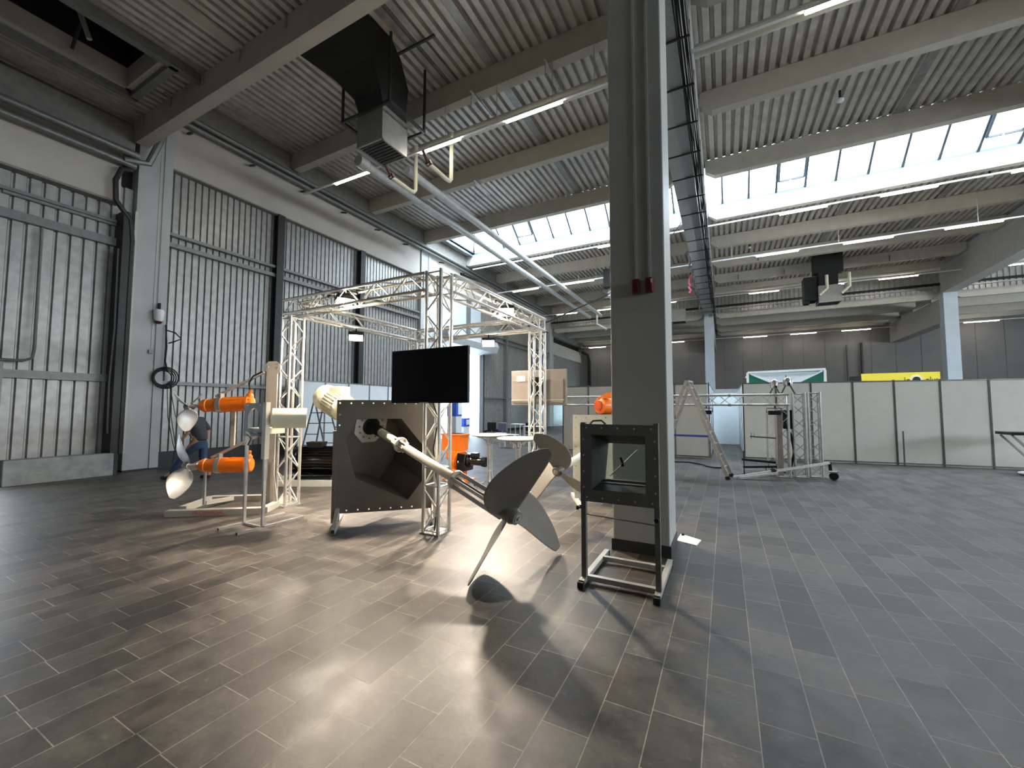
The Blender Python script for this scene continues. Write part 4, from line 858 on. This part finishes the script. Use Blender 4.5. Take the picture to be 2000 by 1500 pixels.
for k in range(4):
    panel((-.46, 15.2+k*1.5), (-.46, 16.7+k*1.5), 2.5, '%s white panel on the left side of the white passage, from the front' % words[k], 'passage panels left', panelw)
    panel((.56, 15.7+k*1.4), (.56, 17.1+k*1.4), 2.5, '%s white panel on the right side of the white passage, from the front' % words[k], 'passage panels right', panelw)
t = thing('passage_door', 'white door panel closing the end of the white passage', 'door panel', (.05, 21.3, 0)); G().box(-.46, .56, 21.3, 21.34, .02, 2.42).obj('door_leaf', panelw, t); G().box(-.48, .58, 21.27, 21.36, 2.42, 2.55).obj('top_rail', alu_dk, t)
for k in range(7): panel((-12.35, 8.6+k*1.0), (-12.35, 9.6+k*1.0), 2.56, '%s pale partition panel along the left wall, counted from the orange mixers' % words[k], 'left partition row', panelw)
# stalls behind the partition
t = thing('exhibition_stall', 'white framed stall with green corners rising above the partition', 'stall', (2.1, 19.4, 0))
G().box(.86, 3.36, 19.04, 19.06, 0, 3.08).obj('green_sheet', green, t)
G().prism([(.95, 19.0, 3.06), (3.28, 19.0, 3.06), (2.12, 19.0, 2.45)], (0, .03, 0)).obj('white_sheet', panelw, t)
G().bar((.86, 18.98, 3.10), (3.40, 18.98, 3.14), .06, .08).bar((.95, 18.98, 3.05), (2.1, 18.98, 2.45), .05, .06).bar((3.30, 18.98, 3.08), (2.15, 18.98, 2.45), .05, .06).obj('roof_frame', white, t)
for x in (.86, 3.38): G().box(x-.04, x+.04, 18.95, 19.03, 0, 3.1).obj('post', white, t)
G().box(.86, 3.4, 19.06, 21, 3.0, 3.06).obj('roof_sheet', white, t)
t = thing('banner', 'yellow company banner showing just above the right partition', 'banner', (5.7, 20, 0))
G().box(4.68, 6.88, 20.0, 20.05, 1.6, 2.99).obj('banner_sheet', yellow, t)
text('is', textblk, .34, basis((5.98, 19.985, 2.69), (1, 0, 0), (0, 0, 1)), t, sx=.95); text('plus', textblk, .34, basis((6.66, 19.985, 2.69), (1, 0, 0), (0, 0, 1)), t, sx=.62)
G().lathe([(0, .11), (.006, .11)], (6.24, 19.99, 2.72), (0, -1, 0), 20).obj('logo_disc', textblk, t)
o = G().lathe([(0, .19), (.004, .19)], (6.24, 19.997, 2.72), (0, -1, 0), 28).obj('logo_ring', mat('pale_yellow', (.80, .76, .45), .6), t)
G().box(4.4, 4.66, 20.0, 20.4, 0, 2.9).obj('side_box', blackm, t)
for x in (4.75, 6.8): G().box(x-.03, x+.03, 20.05, 20.12, 0, 2.9).obj('post', alu_dk, t)

# ================================================================== ROOF SERVICES
def battens(y, z, tubes, x0, x1, row, hang=None, zr=None):
    t = tag(G().box(x0, x1, y-.035, y+.035, z+.05, z+.10).obj('lighting_track', white), 'long thin lighting track of the %s' % row, 'lighting track')
    for k, x in enumerate(hang or []):
        tag(G().tube((x, y, z+.10), (x, y, zr), .008, 5).obj('suspension_wire', alu_dk), 'thin suspension wire, %s from the left, of the %s' % (words[k], row), 'wire', 'suspension wires')
    for k, (a, b) in enumerate(tubes):
        t = thing('strip_light', 'lit strip lamp, %s from the left, in the %s' % (words[k], row), 'strip light', ((a+b)/2, y, z), 'strip lights')
        G().box(a, b, y-.045, y+.045, z+.03, z+.052).obj('housing', white, t)
        G().box(a+.01, b-.01, y-.03, y+.03, z-.005, z+.03).obj('lamp_tube', lamp_on, t)
battens(8.55, 8.72, [(-10.8, -9.3), (-7.35, -6.0), (-4.65, -3.15), (1.45, 2.95), (4.6, 6.1), (7.8, 9.3), (11, 12.5)], -12.35, 16, 'row nearest the viewer', [-7.9, -6.5, -4.9, -3.4, -2.4, 3.5], 10.0)
battens(19.62, 9.62, [(-9.4, -7.8), (-5.4, -3.8), (2.2, 3.8), (5.4, 7.0), (8.8, 10.4)], -12.8, 22, 'row along the skylight beam')
battens(22.0, 8.78, [(-11.4, -9.7), (-8.2, -6.3), (-4.6, -2.9), (1.49, 3.15), (4.75, 6.4), (7.95, 9.58), (11.4, 13.0)], -12.5, 16, 'long white hanging row', [-11.9, -8.3, -7.2, -6.2, .5, 4.6, 8.9], 10.6)
battens(31.0, 9.26, [(-12.0, -10.3), (-8.7, -7.1), (-4.5, -2.9), (1.63, 3.3), (4.95, 6.65), (8.27, 10.0), (13.5, 15.2)], -13.2, 17, 'row before the roof step')
battens(41.0, 7.88, [(-12.3, -10.6), (-4.8, -3.2), (1.63, 3.4), (5.08, 6.85), (8.5, 10.3), (15.5, 17.3)], -13.2, 20, 'farthest low row')
G2 = lambda p, q, r, lab, m=tubew: tag(G().tube(p, q, r, 16).obj('air_duct', m, smooth=True), lab, 'duct', 'round ducts')
G2((-8.35, 9.35, 9.50), (-1.3, 9.35, 9.50), .13, 'round duct above the nearest lamp row, left of the pillar'); G2((-.4, 9.35, 9.42), (16, 9.35, 9.42), .13, 'round duct above the nearest lamp row, right of the pillar')
G2((-9.0, 8.3, 8.62), (-9.0, 30.2, 8.62), .12, 'left one of the two long parallel ducts over the truss stand', mat('duct_pale', (.50, .50, .48), .5, .1)); G2((-8.15, 8.9, 8.66), (-8.15, 30.2, 8.66), .12, 'right one of the two long parallel ducts over the truss stand', MATS['duct_pale'])
G2((-8.2, 31.3, 9.6), (11, 31.3, 9.6), .11, 'long duct before the roof step')
tag(G().lathe([(0, .16), (.3, .17), (.36, .12), (.5, .12)], (-9.0, 7.85, 8.62), (0, 1, 0), 20).obj('duct_cap', MATS['duct_pale'], smooth=True), 'pale end cap of the left long duct below the air heater', 'duct cap')
# sprinkler / bracket rods under the beams
for k, (x, y) in enumerate(((-5.7, 8.9), (-3.6, 8.9), (-7.9, 12.5))):
    t = thing('hanger_bracket', 'small rod bracket under the roof beams, %s from the right' % ('third first second'.split()[k] if 0 else ('second', 'nearest the pillar', 'leftmost')[k]), 'bracket', (x, y, 10), 'rod brackets')
    G().bar((x, y-.35, 9.97), (x, y+.75, 9.97), .05, .05).obj('cross_bar', alu_dk, t)
    for yy in (y-.3, y+.6): G().tube((x, yy, 9.95), (x, yy, 9.55 if k < 2 else 9.1), .008, 5).obj('rod', alu_dk, t)
for k, x in enumerate((-12.8, -11.4, -10.0, -8.6, -7.1)):
    tag(G().bar((x, 4.44, 8.95), (x, 4.44, 8.72), .03, .03, up=(0, 1, 0)).bar((x, 4.30, 8.97), (x, 4.46, 8.95), .03, .03).obj('deck_clip', alu_dk), 'pale deck clip on the big front roof beam, %s from the left' % words[k], 'clip', 'deck clips')
for k, (x, y) in enumerate(((-6.0, 27), (-2.2, 27), (1.0, 30.0), (3.5, 30.0), (6.0, 30.0), (8.5, 30.0), (1.9, 26.6))):
    tag(G().bar((x, y-.05, 10.02), (x, y-.05, 10.35), .06, .05, up=(0, 1, 0)).obj('beam_clip', steel_gr), 'small dark clip on a far roof beam, %s of seven from the left' % words[k], 'clip', 'beam clips')
# deck seams
for x in (-5.2, 4.9, 8.3): struct(G().box(x-.11, x+.11, 4.8, 16, DZ-.03, DZ-.004).box(x-.11, x+.11, 20, 33.4, DZ-.03, DZ-.004).obj('trim_deck_seam', galv))
# smoke detectors
for k, (x, y, z) in enumerate(((3.1, 14.0, 10.55), (1.4, 25, 10.55), (9.0, 21.3, 10.55))):
    t = thing('smoke_detector', ('white round detector under the deck between the two beams right of the pillar', 'small white detector below the long hanging lamp row', 'white detector under the deck behind the skylight beam')[k], 'detector', (x, y, z))
    G().lathe([(0, .03), (.02, .09), (.06, .09), (.10, .05)], (x, y, z-.28), (0, 0, 1), 14).obj('detector_head', white, t, smooth=True); G().tube((x, y, z-.2), (x, y, z+.05), .03).obj('drop_rod', blackm, t)

# cable tray hung under the centre girder
t = thing('cable_tray', 'long perforated cable tray and wire basket under the roof girder right of the pillar', 'cable tray', (-.6, 18, 8.5))
G().box(-.86, -.62, 6.0, 33.2, 8.40, 8.46).box(-.87, -.86, 6.0, 33.2, 8.40, 8.52).obj('perforated_tray', mat('tray_zinc', (.36, .37, .36), .45, .6, .3, 40), t)
G().box(-.41, -.385, 6.0, 33.2, 8.38, 8.42).obj('side_rail', galv, t)
g = G()
for k in range(5): g.box(-.60+k*.04, -.595+k*.04, 6, 33.2, 8.385, 8.39)
g.obj('basket_wires', steel_dk, t)
for k in range(22): G().box(-1.2, -.385, 6.4+k*1.24, 6.43+k*1.24, 8.36, 8.39).obj('support_bar', steel_dk, t); 
for k in range(22): G().box(-.40, -.385, 6.4+k*1.24, 6.43+k*1.24, 8.39, 8.66).obj('hanger', steel_dk, t)
g = G(); random.seed(3)
for k in range(9):
    xx = -.60+k*.022; g.pipe([(xx+random.uniform(-.015, .015), 6+i*1.36, 8.41+random.uniform(0, .025)) for i in range(20)], .012, 5)
cb_ = g.obj('cables', blackm, t); cb_['kind'] = 'stuff'
t = thing('chain_bag', 'silvery chain bundle hanging from the left edge of the roof girder', 'chain', (-1.2, 20, 8.2))
random.seed(5)
pts = [(-1.28+random.uniform(-.06, .06), 19.5+i*.45, 8.45+random.uniform(-.25, .1)) for i in range(24)]
G().pipe(pts, .045, 6).obj('chain', mat('chain_metal', (.30, .31, .36), .3, .8, .6, 30), t)
tag(G().pipe([(-1.28, 22.8, 8.7), (-1.45, 22.8, 8.4), (-1.5, 22.8, 8.2), (-1.42, 22.8, 8.05), (-1.5, 22.85, 7.95), (-1.4, 22.8, 7.8), (-1.48, 22.8, 7.65)], .05, 6).obj('warning_tape', mat('red_white_tape', (.75, .10, .16), .5, 0, .7, 12)), 'red and white warning tape hanging below the girder chain', 'tape')

# air heaters
def heater(x0, x1, y0, y1, z0, z1, lab, duct=True, arms=None):
    t = thing('air_heater', lab, 'air heater', ((x0+x1)/2, (y0+y1)/2, z0), 'air heaters')
    G().box(x0, x1, y0, y1, z0, z1).obj('casing', mat('heater_sheet', (.33, .33, .31), .45, .5, .1, 5), t)
    g = G(); n = 8
    for k in range(n): g.box(x0+.05, x1-.05, y0+.05+k*(y1-y0-.1)/n, y0+.09+k*(y1-y0-.1)/n, z0-.03, z0+.02)
    g.obj('louvre', steel_dk, t)
    G().box(x0-.01, x1+.01, y0-.01, y0+.04, z0-.035, z0).box(x0-.01, x1+.01, y1-.04, y1+.01, z0-.035, z0).box(x0-.01, x0+.04, y0, y1, z0-.035, z0).box(x1-.04, x1+.01, y0, y1, z0-.035, z0).obj('bottom_rim', galv, t)
    return t
t = heater(-8.08, -7.22, 7.0, 7.88, 8.22, 9.08, 'big grey louvred air heater with black duct under the roof, left of the pillar')
def rect(x0, x1, y0, y1, z, tz=0): return [V(x0, y0, z), V(x1, y0, z), V(x1, y1, z+tz), V(x0, y1, z+tz)]
G().loft([rect(-8.06, -7.24, 7.02, 7.86, 9.08), rect(-8.10, -7.2, 6.9, 7.8, 9.4), rect(-8.4, -7.1, 6.5, 7.75, 9.8, .1), rect(-8.9, -7.05, 5.9, 7.4, 10.15, .3), rect(-9.2, -7.0, 5.3, 6.9, 10.4, .35)]).obj('duct', blackm, t)
for x, y in ((-8.45, 6.85), (-6.85, 6.85), (-6.85, 8.1), (-8.45, 8.1)): G().bar((x, y, 8.88), (x, y, DZ), .05, .05, up=(0, 1, 0)).obj('hanger_rod', steel_dk, t)
for a, b in (((-8.45, 6.85), (-6.85, 6.85)), ((-6.85, 6.85), (-6.85, 8.1)), ((-6.85, 8.1), (-8.45, 8.1)), ((-8.45, 8.1), (-8.45, 6.85))): G().bar((*a, 8.90), (*b, 8.90), .06, .06).obj('frame_bar', steel_dk, t)
for a, b in (((-7.3, 5.6), (-6.3, 5.6)), ((-7.2, 7.3), (-5.9, 7.3))): G().bar((*a, 10.5), (*b, 10.5), .05, .05).obj('frame_bar', steel_dk, t)
for z in (1, 0): G().box(-6.4-z*.3, -6.25-z*.3, 5.2, 8.7, DZ-.06, DZ-.01).obj('roof_channel', galv, t)
for x in (-7.88, -6.60):
    cr = mat('cream_pipe', (.72, .68, .50), .4, 0, .04, 5)
    G().pipe([(x, 8.98, 9.35), (x, 8.98, 8.02), (x, 8.90, 7.92), (x, 8.75, 7.90), (x, 7.95, 7.92)], .055, 10).obj('supply_pipe', cr, t, smooth=True)
    G().tube((x, 7.98, 7.92), (x+.02, 7.75, 8.12), .04).tube((x-.06, 8.0, 7.90), (x+.08, 8.0, 7.95), .06).obj('valve', mat('valve_red', (.12, .03, .02), .5), t)
t = heater(4.95, 6.0, 28.6, 29.6, 7.75, 8.7, 'far grey air heater hanging before the roof step, right part of the hall')
G().box(4.3, 4.9, 28.7, 29.5, 7.9, 9.3).box(4.28, 4.55, 28.7, 29.2, 7.75, 7.95).obj('duct', blackm, t); G().box(5.0, 5.9, 28.7, 29.5, 8.7, 9.5).box(4.8, 6.2, 28.9, 29.4, 9.5, 10.6).obj('duct', blackm, t)
for x in (5.3, 6.3): G().pipe([(x, 28.3, 9.2), (x, 28.3, 8.45), (x-.35, 28.35, 8.1)], .08, 10).obj('supply_pipe', cr, t, smooth=True)
t = heater(-5.6, -4.65, 22.3, 23.2, 7.9, 8.6, 'air heater half hidden behind the left edge of the pillar')
G().box(-5.75, -5.35, 21.9, 22.4, 8.3, 9.3).box(-5.35, -4.8, 22, 22.8, 8.6, 9.4).obj('duct', blackm, t)
G().pipe([(-5.75, 22, 8.4), (-5.9, 22, 8.1), (-5.6, 22, 7.9)], .02, 6).obj('cable', blackm, t)
t = heater(-3.1, -2.2, 29.6, 30.6, 7.6, 8.4, 'white-piped far air heater just left of the pillar edge'); 
for x in (-8.5, -7.0): pass
G().pipe([(-8.9+.25, 30.9, 9.3), (-8.65, 30.9, 8.2), (-7.9, 30.9, 7.7)], .08, 8).obj('supply_pipe', white, t, smooth=True)
# near wall column fittings
t = thing('warning_beacon', 'white round warning lamp with dark lens on the near wall column', 'warning lamp', (-13.5, 5.24, 3.95))
G().lathe([(0, .06), (.05, .10), (.26, .12), (.32, .10)], (-13.46, 5.24, 3.95), (0, 0, 1), 18).obj('housing', white, t, smooth=True)
G().lathe([(-.06, .05), (0, .09)], (-13.46, 5.24, 3.95), (0, 0, 1), 16).obj('lens', MATS['dark_red'], t, smooth=True)
G().box(-13.5, -13.42, 5.22, 5.26, 4.26, 4.45).box(-13.6, -13.46, 5.2, 5.28, 4.02, 4.1).obj('bracket', blackm, t)
tag(G().box(-13.60, -13.585, 5.16, 5.175, 3.2, 8.6).obj('conduit', tubew), 'thin pale conduit running down the near wall column to the small box', 'conduit')
tag(G().box(-13.60, -13.585, 5.235, 5.25, 4.45, 8.5).obj('conduit', tubew), 'thin pale conduit running down the near wall column to the warning lamp', 'conduit')
tag(G().box(-13.6, -13.55, 5.10, 5.2, 3.08, 3.18).obj('junction_box', steel_gr, bevel=.005), 'small grey junction box on the near wall column', 'junction box')
t = thing('cable_coil', 'black cable coil hung on the right edge of the near wall column', 'cable coil', (-13.5, 5.5, 2.4))
for k in range(4): G().pipe(arc((-13.57+k*.02, 5.45+k*.012, 2.45), .20+k*.03, 0, 2*PI, 20, (0, 1, 0), (0, 0, 1)), .016, 6).obj('cable_loop', blackm, t)
G().pipe([(-13.5, 5.42, 3.9), (-13.46, 5.45, 3.3), (-13.48, 5.44, 2.9), (-13.45, 5.5, 2.6)], .02, 6).obj('lead', blackm, t)
for k, (a, b) in enumerate(((.0, .0), (.35, .2), (.15, -.1))): G().pipe([(-13.45, 5.5+k*.05, 2.3), (-13.45, 5.55+a*.5, 1.4), (-13.42, 5.7+a+b, .6), (-13.3, 5.7+a+b*2, .1 if k else .45)], .010, 6).obj('hanging_lead', blackm, t)
tag(G().pipe([(-13.5, 5.45, 3.75), (-13.4, 5.6, 3.7), (-13.4, 5.75, 3.55), (-13.45, 5.6, 3.45), (-13.5, 5.5, 3.4)], .02, 6).obj('hook_bracket', blackm), 'black wire hook above the cable coil on the near wall column', 'hook')

# ================================================================== PERSON
def skin_fig(name, chains, m, parent=None, sub=2):
    me = bpy.data.meshes.new(name); vs, es, rs = [], [], []; idx = {}
    for ch in chains:
        prev = None
        for p, r in ch:
            k = tuple(round(c, 4) for c in p)
            if k not in idx: idx[k] = len(vs); vs.append(p); rs.append(r)
            i = idx[k]
            if prev is not None and prev != i: es.append((prev, i))
            prev = i
    me.from_pydata(vs, es, []); me.materials.append(m); o = bpy.data.objects.new(name, me); C.objects.link(o)
    md = o.modifiers.new('skin', 'SKIN'); md.use_smooth_shade = True
    for i, r in enumerate(rs): me.skin_vertices[0].data[i].radius = (r, r) if not isinstance(r, tuple) else r
    me.skin_vertices[0].data[0].use_root = True
    s_ = o.modifiers.new('sub', 'SUBSURF'); s_.levels = sub; s_.render_levels = sub
    if parent:
        o.parent = parent
        if parent.type == 'EMPTY': o.matrix_parent_inverse = pmat(parent).inverted()
    return o
PB = V(-10.75, 5.1, 0); fw = V(-.887, -.462, 0); sd = V(.462, -.887, 0)
pj = lambda f_, s_, z: tuple(PB+fw*f_+sd*s_+V(0, 0, z))
pe = thing('person', 'person in a dark shirt and blue jeans walking behind the orange mixers', 'person', PB)
pel = (pj(.02, 0, .92), .14); kF, kB = pj(.34, .09, .52), pj(.02, -.09, .48)
neck = (pj(.20, 0, 1.42), .06)
sF, sB = pj(.17, .19, 1.36), pj(.17, -.19, 1.36)
body = skin_fig('body', [
    [pel, (pj(.06, 0, 1.1), .13), (pj(.14, 0, 1.3), .15), neck, (pj(.27, 0, 1.51), .065), (pj(.30, 0, 1.60), .095), (pj(.31, 0, 1.68), .07)],
    [pel, (pj(.06, .09, .86), .085), (kF, .058), (pj(.62, .09, .12), .042), (pj(.72, .09, .05), .038), (pj(.80, .09, .03), .03)],
    [pel, (pj(.0, -.09, .86), .085), (kB, .058), (pj(-.16, -.09, .10), .042), (pj(-.06, -.09, .04), .038), (pj(.03, -.09, .03), .03)],
    [(pj(.14, 0, 1.3), .15), (sF, .06), (pj(.12, .24, 1.08), .042), (pj(.30, .22, .90), .032), (pj(.36, .20, .84), .032)],
    [(pj(.14, 0, 1.3), .15), (sB, .06), (pj(.02, -.25, 1.1), .042), (pj(.10, -.24, .88), .032), (pj(.14, -.23, .80), .032)]], skin, pe)
skin_fig('shirt', [[(pj(.02, 0, .86), .150), (pj(.02, 0, .95), .155), (pj(.06, 0, 1.1), .155), (pj(.14, 0, 1.3), .172), (pj(.19, 0, 1.40), .08)],
    [(pj(.14, 0, 1.3), .172), (sF, .082), (pj(.13, .235, 1.16), .07), (pj(.12, .24, 1.08), .06)], [(pj(.14, 0, 1.3), .172), (sB, .082), (pj(.05, -.245, 1.16), .07), (pj(.02, -.25, 1.09), .06)]], shirtm, pe)
skin_fig('jeans', [[(pj(.02, 0, .98), .13), (pj(.02, 0, .90), .14), (pj(.10, .08, .74), .095), (kF, .078), (pj(.60, .09, .14), .06)], [(pj(.02, 0, .90), .14), (pj(.0, -.09, .74), .095), (kB, .078), (pj(-.14, -.09, .13), .06)]], jeans, pe)
skin_fig('hair', [[(pj(.245, 0, 1.58), .08), (pj(.28, 0, 1.66), .10), (pj(.33, 0, 1.71), .07)]], hairm, pe)
for a, b, y in (((.60, .09), (.82, .09), 0), ((-.18, -.09), (.05, -.09), 0)):
    skin_fig('shoe', [[(pj(a[0], a[1], .055), .05), (pj((a[0]+b[0])/2, a[1], .05), .048), (pj(b[0], b[1], .04), .036)]], blackm, pe)
for s_, h_ in ((1, pj(.36, .20, .84)), (-1, pj(.14, -.23, .80))):
    for k in range(4): skin_fig('finger', [[(tuple(V(h_)+V(0, 0, -.02)+fw*(k-1.5)*.018), .010), (tuple(V(h_)+V(0, 0, -.06)+fw*(k-1.5)*.020), .009), (tuple(V(h_)+V(0, 0, -.09+abs(k-1.5)*.008)+fw*((k-1.5)*.020+.01)), .008)]], skin, body, 1)
    skin_fig('thumb', [[(tuple(V(h_)+fw*.03), .011), (tuple(V(h_)+fw*.055+V(0, 0, -.035)), .010)]], skin, body, 1)
